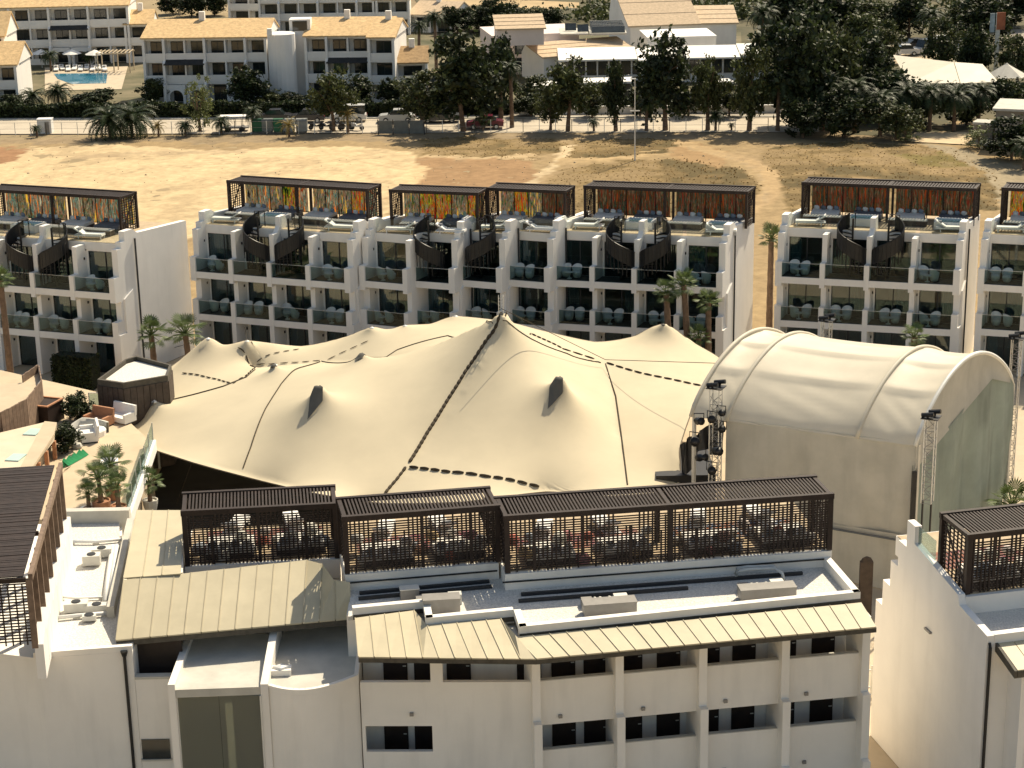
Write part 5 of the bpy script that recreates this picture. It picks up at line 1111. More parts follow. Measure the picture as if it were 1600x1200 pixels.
def sofa(px, py, rz, label, m=CUSHW, w_=1.7):
    t = thing('lounge_sofa', label, 'sofa', at(px, py, ZT), rz, 'lounge seats on the left terrace'); MB().box(-w_/2, w_/2, -.45, .45, .08, .38).build('seat', m, t); MB().side([(.30, .383), (.48, .383), (.55, .95), (.42, .95)], -w_/2, w_/2).build('backrest', m, t)
    for x in (-w_/2+.08, w_/2-.08): MB().box(x-.08, x+.08, -.45, .29, .383, .6).build('armrest', m, t); MB().box(x-.04, x+.04, -.4, .4, 0, .078).build('foot', DARKFR, t)
sofa(155, 664, -.5, 'brown-backed lounge sofa behind the white curved seat', TERRA, 1.5); sofa(188, 658, -.6, 'white lounge sofa next to the tent corner'); sofa(140, 686, -1.3, 'white sofa in front of the grey curved screen', CUSHW, 1.6); sofa(172, 735, .2, 'white lounge chair in the tent shade', CUSHW, .9)
# curved daybed shell
t = thing('shell_daybed', 'white curved shell daybed with a grey back on the left terrace', 'daybed', at(140, 682, ZT), .6); mb = MB(); n = 16
for i in range(n+1):
    a = math.pi*(.0+1.0*i/n)
    for (r_, z) in ((1.15, 0), (1.2, .9-.3*abs(math.cos(a))), (1.05, .9-.3*abs(math.cos(a))), (1.0, 0)): mb.v.append((r_*math.cos(a), r_*math.sin(a)*.7, z))
for i in range(n):
    for j in range(3): q = i*4+j; mb.f.append((q, q+4, q+5, q+1))
mb.build('shell', CONC, t, smooth=True); MB().lathe([(.95, 0), (.98, .3), (.9, .4)], 16, sy=.68).build('cushion', CUSHW, t)
def pot(px, py, label, r_=.4, h=.7, m=TERRA, plant=None, pw=60, z=ZT):
    p = at(px, py, z); t = thing('plant_pot', label, 'plant pot', p, 0, 'plant pots on the left terrace'); MB().lathe([(r_*.7, 0), (r_, h*.7), (r_*1.05, h), (r_*.9, h), (r_*.85, h-.08)], 12).build('pot', m, t, smooth=False)
    if plant: tree(plant, 0, 0, pw*.9, pw, label.replace('pot', 'palm').replace('holding a fan palm', 'with broad fan leaves'), base=(p.x, p.y, z+h-.1))
pot(160, 805, 'terracotta pot holding a fan palm, left of the potted group', .45, .8, TERRA, 'fan', 76); pot(187, 812, 'terracotta pot holding a fan palm at the terrace edge', .4, .75, TERRA, 'fan', 62); pot(140, 808, 'small terracotta pot holding a fan palm by the white planter', .3, .5, TERRA, 'fan', 50); pot(178, 780, 'terracotta pot holding a fan palm at the back of the group', .4, .7, TERRA, 'fan', 78)
pot(236, 800, 'pot holding a fan palm just outside the terrace edge', .4, .7, CONC, 'fan', 60, 1.5)
for i, (px, py, r_, h) in enumerate([(120, 645, .5, .5), (128, 652, .4, .35), (112, 694, .45, .4), (106, 682, .3, .3), (120, 700, .35, .3)]):
    t = tag(MB().lathe([(r_*.8, 0), (r_, h*.4), (r_*.8, h*.85), (r_*.3, h)], 9, sy=.8).build('boulder', CONC, None, at(px, py, ZT), i*.7), ['large pale boulder at the foot of the dark shrub', 'pale boulder beside the curved seat', 'pale boulder left of the green netting', 'small pale boulder by the bar posts', 'small pale boulder nearest the green netting'][i], 'boulder', 'boulders on the left terrace')
for i, (px, py, s_) in enumerate([(122, 655, .8), (103, 706, .8), (205, 640, .6)]):
    t = thing('shrub', ['dark bushy shrub at the corner of the lounge', 'round dark shrub beside the bar posts', 'small dark shrub beside the hut'][i], 'shrub', at(px, py, ZT)); MB().tube([(0, 0, 0), (0, 0, .6)], .05, 5).build('stem', TRUNK, t); link('foliage', PL['dark'][i], t, (0, 0, .8), 0.0, (s_, s_, s_*.8))
gnm = mat('green_netting', (.03, .30, .12), .7, .1, 2); a, b = at(96, 730, ZT+.1), at(128, 712, ZT+.1); gn = MB()
for i in range(13):
    t_ = i/12; p = a+(b-a)*t_; gn.v += [(p.x, p.y, ZT+.02), (p.x+.05, p.y+.1, ZT+.45+.1*math.sin(i*2.1)), (p.x+.3, p.y+.35, ZT+.03)]
for i in range(12): q = i*3; gn.f += [(q, q+3, q+4, q+1), (q+1, q+4, q+5, q+2)]
tag(gn.build('netting', gnm), 'crumpled bright green netting lying on the terrace', 'netting')
wp = thing('long_planter', 'long white planter at the near end of the left terrace', 'planter', at(150, 815, ZT), .05); MB().box(-1.5, 1.5, -.3, .3, 0, .55).build('trough', WHITE, wp); MB().box(-1.4, 1.4, -.22, .22, .553, .58).build('soil', TRUNK, wp)
for i, (px, py) in enumerate(((122, 812), (135, 806), (150, 806))): put('table', at(px, py, ZT+.0), .3, ['small round white table left by the long planter', 'small round white table in the middle by the long planter', 'small round white table right by the long planter'][i], 'table', 'low tables on the left terrace')
a, b = at(240, 694, ZT), at(200, 812, ZT); gl = thing('glass_balustrade', 'glass balustrade on a white kerb along the terrace edge', 'balustrade', a, math.atan2(b.y-a.y, b.x-a.x)); Lg = (b-a).length; Lg = math.hypot(b.x-a.x, b.y-a.y)
MB().box(0, Lg, -.15, .15, -.4, .25).build('kerb', WHITE, gl)
for i in range(6): piece('glass_panel', GBAL, gl, (Lg*(i+.5)/6, 0, .75), (Lg/6-.06, .02, .95)); piece('post', PALEMET, gl, (Lg*i/6+.02, 0, .75), (.04, .05, 1.0))
a, b = at(140, 640, ZT), at(225, 641, ZT); gl = thing('glass_balustrade', 'low glass balustrade behind the lounge sofas', 'balustrade', a, math.atan2(b.y-a.y, b.x-a.x)); Lg = math.hypot(b.x-a.x, b.y-a.y)
for i in range(4): piece('glass_panel', GBAL, gl, (Lg*(i+.5)/4, 0, .5), (Lg/4-.06, .02, .95)); piece('post', PALEMET, gl, (Lg*i/4+.02, 0, .5), (.05, .05, 1.0))
piece('top_rail', PALEMET, gl, (Lg/2, 0, 1.02), (Lg, .05, .04))
# red notice on the far-left block's end wall
c = bA[1](bA[2]*4+.20, 1.0, 1.6); ntc = thing('notice_board', 'small dark red notice board on the far-left end wall', 'sign', c, bA[0].rotation_euler.z); piece('panel', mat('wine_red', (.16, .02, .03), .6), ntc, (0, 0, 0), (.06, .9, .75), -.26); piece('header', PALEMET, ntc, (0.02, 0, .62), (.06, .8, .1), -.26)
# palms between the tent and the blocks
G_ = 'fan palms round the tent'
def palm_at(px, pyc, Y, wpx, label, z0=0.0):
    """palm whose crown centre shows at px,pyc when it stands Y metres out"""
    c = aty(px, pyc, Y); sc = FPX/((c-Vector((0, 0, CAM_H))).dot(Vector(Fw))); rw = wpx/sc/2; h = (c.z-z0)+rw*.75
    tree('fan', 0, 0, h*sc, wpx, label, group=G_, base=(c.x, c.y, z0))
palm_at(238, 524, 120, 66, 'ragged fan palm in front of the tall left end wall'); palm_at(293, 522, 119.5, 78, 'bushy fan palm at the left end of the tent back')
palm_at(1046, 460, 118.6, 52, 'slim fan palm, left of three by the right-centre block'); palm_at(1076, 448, 118.4, 62, 'tallest slim fan palm, middle of three by the right-centre block'); palm_at(1108, 474, 118.2, 56, 'leaning fan palm, right of three by the right-centre block'); palm_at(1092, 528, 118.0, 50, 'low fan palm at the feet of the three slim palms')
palm_at(1205, 375, 131, 58, 'fan palm with brown trunk in the gap beside the block behind stage'); palm_at(1430, 528, 112, 56, 'fan palm crown just above the marquee ridge'); palm_at(2, 440, 119, 56, 'fan palm at the left edge before the far-left block'); palm_at(1584, 790, 92, 90, 'palm crown at the right edge below the marquee')
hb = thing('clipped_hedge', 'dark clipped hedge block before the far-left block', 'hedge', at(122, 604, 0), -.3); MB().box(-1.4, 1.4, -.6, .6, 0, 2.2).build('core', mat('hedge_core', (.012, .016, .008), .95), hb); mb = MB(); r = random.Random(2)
for i in range(1500): leaf_quad(mb, Vector((r.uniform(-1.5, 1.5), r.choice((-.65, r.uniform(-.6, .6))), r.uniform(.1, 2.3))), .12, r)
mb.build('leaves', LEAFD, hb)
# ================================================================== beyond the field: road edge, resort, woods
GF = 'fence posts along the road'
fz = thing('mesh_fence', 'wire mesh fence on pale posts along the near road edge', 'fence', at(600, 208))
fa, fb = at(0, 212), at(1200, 205); nf_ = 48
for i in range(nf_+1):
    p = fa+(fb-fa)*(i/nf_)-fz.location; piece('post', PALEMET if i % 3 else FASCIA, fz, (p.x, p.y, .75), (.07, .07, 1.5))
for z in (.1, .75, 1.45): MB().bar(fa-fz.location+Vector((0, 0, z)), fb-fz.location+Vector((0, 0, z)), .025, .025).build('wire', GREYMET, fz)
gt = thing('vehicle_gate', 'grey sheet metal double gate in the road fence', 'gate', at(627, 210.5)); gy = math.atan2((fb-fa).y, (fb-fa).x); gt.rotation_euler.z = gy
for i, x in enumerate((-2.6, -.9, .9, 2.6)): piece('post', DARKFR, gt, (x, 0, .85), (.1, .1, 1.75))
for i, (x, w_) in enumerate(((-1.75, 1.55), (0, 1.65), (1.75, 1.55))): piece('gate_panel', mat('gate_sheet', (.13, .14, .13), .6, .15, 2), gt, (x, .02, .85), (w_, .04, 1.45))
# hedge wall on the far side
def hedge(pa, pb, h, th, label, m=LEAFD, n=6500, ls=.22, seed=1):
    a, b = at(*pa), at(*pb); t = thing('hedge', label, 'hedge', a, math.atan2(b.y-a.y, b.x-a.x)); L = (b-a).length; r = random.Random(seed); mb = MB()
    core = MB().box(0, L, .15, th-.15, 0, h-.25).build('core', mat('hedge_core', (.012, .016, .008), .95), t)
    for i in range(n):
        x = r.uniform(0, L); hh = h*(.93+.09*math.sin(x*.7+seed)+.05*math.sin(x*2.3))
        if r.random() < .6: p = Vector((x, r.uniform(-.1, .25), r.uniform(0, hh)))
        else: p = Vector((x, r.uniform(0, th), hh+r.gauss(0, .1)))
        leaf_quad(mb, p, ls*r.uniform(.6, 1.3), r)
    mb.build('leaves', m, t)
hedge((-120, 187), (570, 184), 1.7, 1.4, 'tall clipped dark hedge in front of the apartment blocks', n=14000)
hedge((560, 184), (800, 181), 1.7, 1.4, 'dark hedge continuing behind the parked cars', n=5500, seed=4)
hedge((880, 176), (1240, 174), 1.7, 1.2, 'dark planting behind the low garden wall', n=7000, seed=6)
gw = thing('garden_wall', 'low white garden wall behind the road trees', 'wall', at(812, 181)); a, b = at(812, 181), at(1230, 178); d = b-a
MB().add([], []); MB().bar((0, 0, .5), d+Vector((0, 0, .5)), .25, 1.0).build('wall', FARWALL, gw); MB().bar((0, 0, 1.05), d+Vector((0, 0, 1.05)), .34, .08).build('coping', FARWALL, gw)
# ------------------------------------------------------------------ apartment blocks
WIN = {}
def farwin(parent, x, y, z, w_, h, k=None):
    o = piece('window', DARKFR, parent, (x, y, z+h/2), (w_, .08, h)); 
    key = 'pane'
    if key not in WIN: WIN[key] = MB().box(-.5, .5, -.5, .5, -.5, .5).mesh('far_pane', FARPANE)
    for i in (0, 1): link('pane', WIN[key], o, (-.245+i*.49, -.3, 0), None, (.44, .6, .9))
    return o
def apartment(label, pl, pr, nb, ns=3, dep=9, sh=2.7, awn=(), arches=(), roof=True, roof_m=TILE, slope=1.6, group='white apartment blocks of the resort', skip=(), gable=True, z0=0.0, stag=()):
    a, b = at(*pl, z0), at(*pr, z0); d = b-a; L = math.hypot(d.x, d.y); rz = math.atan2(d.y, d.x); w_ = L/nb; H_ = sh*ns
    t = thing('apartment_block', label, 'building', (a.x, a.y, z0), rz, group)
    MB().box(0, L, 1.35, dep, 0, H_).build('wall', FARWALL, t)
    for i in range(nb+1):
        x = i*w_; big = (i in stag) or i in (0, nb)
        if i in stag: MB().side([(-1.25, 0), (-1.25, sh*.9), (-.8, sh), (-.8, sh*1.9), (-.35, sh*2), (-.35, H_), (1.347, H_), (1.347, 0)], x-.15, x+.15).build('stepped_fin', FARWALL, t); continue
        MB().box(x-(.16 if big else .1), x+(.16 if big else .1), -.25 if big else .0, 1.347, 0, H_).build('pier', FARWALL, t)
    for s_ in range(1, ns+1): MB().box(.0, L, .04, 1.345, s_*sh-.28, s_*sh-(.0 if s_ < ns else .003)).build('slab', FARWALL, t)
    for s_ in range(ns):
        for i in range(nb):
            x0, x1 = i*w_+.11, (i+1)*w_-.11; zc = s_*sh; c = (x0+x1)/2
            if (i, s_) in skip: continue
            if s_ == 0 and i in arches:
                mb = MB(); R_ = (x1-x0)*.36; n = 10; zz = .95
                out = [(x0, zc), (x0, zc+sh-.29), (x1, zc+sh-.29), (x1, zc)]; hole = [(c+R_, zc), (c+R_, zc+zz)]+[(c+R_*math.cos(q*math.pi/n), zc+zz+R_*math.sin(q*math.pi/n)) for q in range(1, n)]+[(c-R_, zc+zz), (c-R_, zc)]
                # two halves round the opening
                left = [(x0, zc), (x0, zc+sh-.29), (c, zc+sh-.29)]+[p for p in hole if p[0] <= c+1e-6][:]; right = [(c, zc+sh-.29), (x1, zc+sh-.29), (x1, zc)]+[p for p in hole if p[0] >= c-1e-6]
                for poly in (left, right): m_ = len(poly); mb.add([(p[0], -.5, p[1]) for p in poly]+[(p[0], -.3, p[1]) for p in poly], [tuple(range(m_)), tuple(range(m_, 2*m_))[::-1]]+[(k, k+m_, (k+1) % m_+m_, (k+1) % m_) for k in range(m_)])
                mb.build('arch_wall', FARWALL, t); farwin(t, c, 1.32, zc+.1, w_*.55, 1.9); continue
            if s_ > 0 or rnd.random() < .5: MB().box(x0, x1, -.02, .10, zc+.003, zc+.85).build('balcony_parapet', FARWALL, t)
            farwin(t, c+.1, 1.30, zc+.06, w_*.62, sh-.62)
    for (i0, i1, s_) in awn:
        x0, x1 = i0*w_, i1*w_; z = s_*sh; MB().side([(-1.0, z-.35), (-1.0, z-.28), (.03, z+.25), (.03, z+.15)], x0, x1).build('canopy_roof', AWN, t)
    if roof:
        MB().side([(-.35, H_-.05), (-.35, H_+.10), (dep*.62, H_+slope+.1), (dep*.62, H_+slope-.1), (0.5, H_-.02)], -.3, L+.3).build('roof', roof_m, t)
        MB().side([(dep*.62+.01, H_+slope+.08), (dep+.2, H_+.2), (dep+.2, H_+.02), (dep*.62+.01, H_+slope-.12)], -.3, L+.3).build('rear_roof', roof_m, t)
        if gable:
            for x in (0, L): MB().side([(0, H_-.03), (0, H_), (dep*.62, H_+slope-.12), (dep, H_+.1), (dep, H_-.03)], x-.17, x+.17).build('gable', FARWALL, t)
    else:
        MB().box(-.1, L+.1, -.1, dep, H_+.003, H_+.35).build('parapet', FARWALL, t)
    if roof: MB().box(L*.4, L*.4+.7, dep*.55, dep*.55+.6, H_+slope*.7, H_+slope+1.0).build('chimney', FARWALL, t)
    return t, L, H_
apartment('white three-storey apartment block with ochre roof and ground floor arches, right of the pool', (231, 163), (420, 161), 6, awn=((1, 3, 1.95),), arches=(1, 2), stag=(1, 3, 5))
apartment('white three-storey apartment block with ochre roof, right of the round white stair tower', (482, 160), (612, 159), 4, awn=((1, 3, 1.95),), arches=(1, 2), stag=(1, 3))
apartment('narrow right bay of the apartment block, stepping forward with dark windows', (580, 163), (618, 163), 1, dep=9.5, stag=())
apartment('low annex with brown tiled roof right of the apartment blocks', (622, 160), (668, 159), 1, ns=2, roof_m=TILEB, slope=1.5, dep=6, sh=2.4)
apartment('white corner apartment block at the left edge with sunlit side wall', (-70, 172), (30, 170), 3, ns=2, dep=8, slope=2.2)
apartment('upper part of the corner apartment block at the left edge', (-90, 160), (14, 158), 3, ns=3, dep=7, slope=2.6)
apartment('long white apartment block with arches behind the pool', (-40, 104), (205, 98), 8, awn=((4, 6, 1.95),), arches=(4, 5), stag=(2, 4, 6), dep=9)
apartment('lower annex with ochre roof right of the long block behind the pool', (200, 98), (240, 97), 1, ns=2, roof_m=TILE, dep=6)
apartment('distant apartment block cut off by the top edge, left of centre', (408, 58), (590, 55), 6, stag=(1, 3, 5))
apartment('distant annex with pinkish tiled roof near the top edge', (585, 55), (640, 54), 2, ns=2, roof_m=TILEP, dep=7)
apartment('small far apartment block at the top edge left of centre', (360, 40), (420, 40), 2, ns=2, dep=6)
apartment('small white house with ochre roof behind the palms near the top', (640, 50), (705, 52), 2, ns=1, roof_m=TILEP, dep=8)
stt = thing('stair_tower', 'rounded white stair tower between the two apartment blocks', 'tower', at(445, 162)); MB().lathe([(1.7, 0), (1.7, 8.6), (1.5, 8.7)], 20).build('shaft', FARWALL, stt); MB().box(-1.9, 2.6, 2.0, 5, 0, 8.2).build('core', FARWALL, stt); MB().box(-1.5, -.9, -1.8, -1.2, 8.6, 9.4).build('chimney', FARWALL, stt); MB().box(.8, 3.4, 2.2, 4.5, 8.203, 10.0).build('penthouse', FARWALL, stt); piece('opening', FARPANE, stt, (2.1, 2.17, 9.2), (1.8, .05, 1.2))
# pool
sheet('pool_deck', [tuple(at(70, 142)[:2]), tuple(at(190, 140)[:2]), tuple(at(200, 104)[:2]), tuple(at(70, 106)[:2])], 0.06, mat('pool_stone', (.48, .40, .29), .9, .1, .8))
sheet('pool_water', [tuple(at(112, 132)[:2]), tuple(at(166, 131)[:2]), tuple(at(168, 115)[:2]), tuple(at(84, 116)[:2]), tuple(at(90, 124)[:2])], 0.085, mat('pool_blue', (.05, .20, .30), .05, .15, 1.5, spec=.6))
PARA = None
def parasol(px, py, label, r_=1.4, m=CUSHW):
    t = thing('parasol', label, 'parasol', at(px, py), 0, 'white parasols by the pool'); MB().tube([(0, 0, 0), (0, 0, 2.3)], .04, 6).build('pole', PALEMET, t); MB().lathe([(r_, 2.0), (r_*.5, 2.35), (.05, 2.6)], 8).build('canopy', m, t)
for i, (px, py) in enumerate([(114, 106), (66, 106), (150, 107)]): parasol(px, py, ['white parasol behind the middle of the pool', 'white parasol left of the pool behind the corner block', 'white parasol right of the pool by the arches'][i])
for i in range(9): put('lounger', at(88+i*9.5, 111.5-(i % 2)*1.5), .2+rnd.uniform(-.2, .2), f'small sunbed behind the pool, {ORD[i]} from the left', 'sun lounger', 'sunbeds by the pool')
pgd = thing('pool_pergola', 'pale timber pergola frame right of the pool', 'pergola', at(182, 112)); 
for x in (-2.2, 0, 2.2):
    for y in (-1.5, 1.5): piece('post', PAVE, pgd, (x, y, 1.3), (.14, .14, 2.6))
for y in (-1.5, 1.5): piece('beam', PAVE, pgd, (0, y, 2.68), (4.8, .14, .16))
for i in range(9): piece('slat', PAVE, pgd, (-2.2+i*.55, 0, 2.81), (.1, 3.4, .1))
# ------------------------------------------------------------------ restaurant group
def house(label, pl, pr, h, dep, m, roof=None, wins=(), z0=0.0, name='house', slope=1.2, mono=False, roof_m=TILEP, over=.3, cat='building'):
    a, b = at(*pl, z0), at(*pr, z0); d = b-a; L = math.hypot(d.x, d.y); t = thing(name, label, cat, (a.x, a.y, z0), math.atan2(d.y, d.x)); MB().box(0, L, 0, dep, 0, h).build('wall', m, t)
    if roof == 'flat': MB().box(-over, L+over, -over, dep+over, h+.003, h+.25).build('roof', roof_m, t)
    elif roof == 'side':   # ridge along depth, gable faces viewer
        rf = link('roof', MB().mesh('roof', roof_m), t)
        for (x0, x1) in ((-over, L*.5), (L*.5, L+over)):
            za, zb = (h, h+slope) if x0 < 0 else (h+slope, h)
            mb = MB(); mb.add([(x0, -over, za+.02), (x1, -over, zb+.02), (x1, dep, zb+.02), (x0, dep, za+.02), (x0, -over, za+.16), (x1, -over, zb+.16), (x1, dep, zb+.16), (x0, dep, za+.16)], [(0, 3, 2, 1), (4, 5, 6, 7), (0, 1, 5, 4), (1, 2, 6, 5), (2, 3, 7, 6), (3, 0, 4, 7)]); mb.build('slope', roof_m, rf)
        MB().add([(0, .0, h), (L, 0, h), (L/2, 0, h+slope), (0, .2, h), (L, .2, h), (L/2, .2, h+slope)], [(0, 1, 2), (5, 4, 3), (0, 2, 5, 3), (1, 4, 5, 2), (0, 3, 4, 1)]).build('gable', m, t)
    elif roof == 'front':
        n = 4; rf = link('roof', MB().mesh('roof', roof_m), t)
        for i in range(n):
            y0, y1 = -over+(dep*.8+over)*i/n, -over+(dep*.8+over)*(i+1)/n; z_0, z_1 = h+slope*i/n, h+slope*(i+1)/n
            MB().side([(y0, z_0+.02), (y0, z_0+.2), (y1, z_1+.14), (y1, z_1+.02)], -over, L+over).build('tile_course', roof_m, rf)
        MB().side([(0, h), (dep*.8, h+slope), (dep, h)], -.02, L+.02).build('gable', m, t)
    for (f, z, w_, hh) in wins: farwin(t, L*f, -.03, z, w_, hh)
    return t, L
house('pinkish white house with loggias behind the restaurant', (770, 118), (905, 112), 5.0, 10, PINKWALL, 'flat', [(.12, 2.7, 1.2, 1.5), (.35, 2.7, 2.2, 1.5), (.58, 3, .8, .9), (.2, .4, 3.2, 1.8)], roof_m=PINKWALL, over=.05)
house('pale upper storey with tiled roof on the pinkish house', (778, 72), (850, 70), 2.0, 7, PINKWALL, 'front', [], z0=5.05, slope=1.2)
t, L = house('white house with large pink tiled roof and chimney near the top', (985, 92), (1090, 88), 4.4, 16, FARWALL, 'front', [(.3, .5, 1.2, 1.2)], slope=5.0, over=.4); MB().box(L*.78, L*.78+.9, 9, 10, 5, 10.3).build('chimney', FARWALL, t)
house('white flat-roofed house with wide windows right of the tiled roof', (1012, 116), (1118, 113), 4.6, 8, FARWALL, 'flat', [(.42, 1.9, 1.9, 1.6), (.72, 2.2, 2.2, 1.1), (.92, 2.3, .5, .6)], roof_m=FARWALL, over=.08)
house('white rear house with pink tiles right of the chimney', (1090, 85), (1150, 84), 4.2, 10, FARWALL, 'front', [], slope=1.6)
house('low tiled gable wing with two small arched windows', (850, 130), (990, 118), 3.2, 7, FARWALL, 'front', [(.68, 1.5, .55, 1.0), (.80, 1.5, .55, 1.0)], slope=1.2)
# long white-roofed restaurant with glazed front
rs_ = thing('restaurant', 'long low restaurant with white flat awning roof and glazed front', 'restaurant', at(880, 132)); a, b = at(880, 132), at(1200, 126); rs_.rotation_euler.z = math.atan2((b-a).y, (b-a).x); L = (b-a).length
MB().box(0, L, 0, 5, 0, 1.1).build('wall', FARWALL, rs_); MB().box(0, L, 2.5, 5, 1.103, 3.0).build('rear_wall', FARWALL, rs_)
for (x0, x1, z) in ((-.6, L*.36, 3.3), (L*.365, L*.47, 3.1), (L*.475, L*.86, 3.3), (L*.862, L+.4, 3.45)): MB().side([(-.9, z-.25), (-.9, z-.05), (4.8, z+.75), (4.8, z+.6)], x0, x1).build('awning_roof', CUSHW, rs_)
for i in range(18): farwin(rs_, (i+.5)*L/18, -.04, 1.15, L/18*.8, 1.75)
for i in range(19): piece('post', FARWALL, rs_, (i*L/18, -.3, 1.5), (.14, .14, 3.0))
house('low white garden kiosk with flat roof behind the road trees', (836, 168), (905, 166), 2.4, 3, FARWALL, 'flat', [(.3, .6, 1.4, 1.2), (.7, .6, 1.4, 1.2)], roof_m=CUSHW)
house('second low white kiosk with flat roof behind the road trees', (912, 164), (988, 162), 2.5, 3, mat('kiosk_timber', (.10, .09, .07), .8), 'flat', [(.5, .6, 2.2, 1.4)], roof_m=CUSHW)  # kiosk walls in one even dark brown
house('small white storage cabin behind the right road trees', (1122, 165), (1142, 164), 2.6, 2, FARWALL, 'flat', [(.5, .4, .8, 1.8)], roof_m=CUSHW)
# solar collectors
so = thing('solar_array', 'dark solar collector array tilted on the pinkish house roof', 'solar panels', at(925, 52, 5.3)); 
for i in range(5):
    mb = MB(); mb.add([(0, i*1.5, .1), (4.4, i*1.5, .1), (4.4, i*1.5+1.0, .8), (0, i*1.5+1.0, .8), (0, i*1.5, .04), (4.4, i*1.5, .04), (4.4, i*1.5+1.0, .74), (0, i*1.5+1.0, .74)], [(0, 1, 2, 3), (7, 6, 5, 4), (0, 4, 5, 1), (1, 5, 6, 2), (2, 6, 7, 3), (3, 7, 4, 0)]); mb.build('collector', FARPANE, so); piece('frame', PALEMET, so, (2.2, i*1.5+1.02, .42), (4.4, .05, .8))
MB().box(-4.2, -.5, 0, 6, -.2, .0).build('roof_base', CONC, so); MB().box(-.3, 4.6, -.3, 7.5, -.25, .03).build('tray', CONC, so)
for i, (x, y) in enumerate(((-2.6, 2.2), (-1.0, .6))): mb = MB(); mb.add([(x-.9, y, .2), (x+.6, y, .2), (x+.6, y+1, 1.0), (x-.9, y+1, 1.0), (x-.9, y, .14), (x+.6, y, .14), (x+.6, y+1, .94), (x-.9, y+1, .94)], [(0, 1, 2, 3), (7, 6, 5, 4), (0, 4, 5, 1), (1, 5, 6, 2), (2, 6, 7, 3), (3, 7, 4, 0)]); mb.build('panel', FARPANE, so)
# white event tent and hut on the right
ev = thing('white_marquee', 'white pitched marquee roof among the trees at the upper right', 'marquee', at(1410, 150)); 
P = [at(*p, 3.0) for p in ((1420, 130), (1395, 101), (1500, 97), (1560, 128))]; R1, R2 = at(1400, 100, 3.4), at(1535, 97, 4.6)
mb = MB(); mb.add([P[0], at(1500, 130, 3.0), at(1490, 97, 4.6), P[1]+Vector((0, 0, 1.2))], [(0, 1, 2, 3)]); bw(mb, 'roof_sheet', MARQ, ev); mb = MB(); mb.add([at(1501, 130, 3.0), P[3], at(1535, 100, 4.4), at(1491, 97, 4.6)], [(0, 1, 2, 3)]); bw(mb, 'roof_sheet', MARQ, ev)
for px_ in (1422, 1460, 1500, 1556): c = at(px_, 130, 2.95); bw(MB().box(c.x-.06, c.x+.06, c.y, c.y+.12, 0, 2.9), 'post', PALEMET, ev)
e2 = thing('white_marquee', 'small grey-white tent roof at the end of the white marquee', 'marquee', at(1570, 150)); p = at(1572, 118, 2.6); bw(MB().lathe([(2.6, 0), (2.4, .1), (.3, 1.3), (.05, 1.5)], 6, tuple(p)), 'roof', CONC, e2); bw(MB().box(p.x-.05, p.x+.05, p.y-.05, p.y+.05, 0, 2.6), 'post', PALEMET, e2)
house('grey weathered hut with a pale flat roof at the right edge', (1553, 232), (1640, 236), 4.0, 6, mat('grey_render', (.28, .25, .21), .9, .15, 1, streak=.2), 'flat', [], roof_m=CONC, name='hut', cat='hut', over=.35)
house('small grey shed beside the weathered hut', (1519, 222), (1550, 224), 1.9, 2, mat('grey_render', (.2, .2, .2)), 'flat', [], roof_m=CONC, name='shed', cat='shed', over=.05)
sg = thing('tall_sign', 'tall sign board with orange and pale blue panels among the right trees', 'sign', at(1555, 118)); piece('post', PALEMET, sg, (0, 0, 4), (.5, .3, 8)); piece('panel', mat('orange_panel', (.36, .12, .06), .6, .3, .8), sg, (.3, -.2, 7.0), (1.1, .12, 2.2)); piece('panel', mat('blue_panel', (.35, .42, .45), .6, .3, .8), sg, (-.8, -.2, 6.8), (.6, .12, 2.4))
lpz = at(992, 251); lpo = thing('lamp_post', 'thin street lamp post standing in the dry field', 'lamp post', lpz); MB().tube([(0, 0, 0), (0, 0, 8.4)], [.09, .05], 6).build('pole', PALEMET, lpo); MB().box(-.5, .1, -.1, .1, 8.38, 8.48).build('lamp', CHAIRM, lpo); MB().box(-.5, .5, -.05, .05, 5.1, 5.2).build('bracket', PALEMET, lpo)
# ------------------------------------------------------------------ vehicles
def car(px, py, label, col, rz=0.0, L=4.2, H_=1.45, van=False):
    paint = mat('paint_'+'_'.join(str(int(c*100)) for c in col), col, .25, .02, 2, spec=.6); p = at(px, py, .1)
    t = thing('parked_car', label, 'car', (p.x, p.y, .072), rz, 'vehicles parked along the road'); h = L/2; w_ = .85
    prof = [(-h, .3), (-h, .75), (-h*.93, .88), (-h*.5, .95), (h*.62, .97), (h*.95, .88), (h, .7), (h, .3)]
    mb = MB(); mb.side(prof, -w_, w_); mb.v = [(y, x, z) for x, y, z in mb.v]; mb.f = [f[::-1] for f in mb.f]; mb.build('body', paint, t)
    cab = [(-h*.52, .953), (-h*.22, H_-.06), (-h*.05, H_), (h*.42, H_-.03), (h*.62, .973)] if not van else [(-h*.7, .953), (-h*.5, H_), (h*.93, H_), (h*.93, .973)]
    mb = MB(); mb.side(cab, -w_*.86, w_*.86); mb.v = [(y, x, z) for x, y, z in mb.v]; mb.f = [f[::-1] for f in mb.f]; mb.build('windows', FARPANE, t)
    MB().box(-h*.2, h*.42, -w_*.8, w_*.8, H_+.003, H_+.05).build('roof', paint, t) if not van else MB().box(-h*.5, h*.92, -w_*.84, w_*.84, H_+.003, H_+.05).build('roof', paint, t)
    for x in (-h*.62, h*.60):
        for y in (-w_, w_):
            wl = link('wheel', WHM, t, (x, y, .31)); link('rim', RIM, wl)
    for y in (-.6, .6): piece('headlight', CHAIRM, t, (-h-.005, y, .68), (.06, .3, .14)); piece('tail_light', mat('tail_red', (.3, .02, .02), .3), t, (h-.01, y, .75), (.06, .25, .14))
    for y in (-w_-.06, w_+.06): piece('mirror', paint, t, (-h*.42, y, .98), (.12, .14, .1))
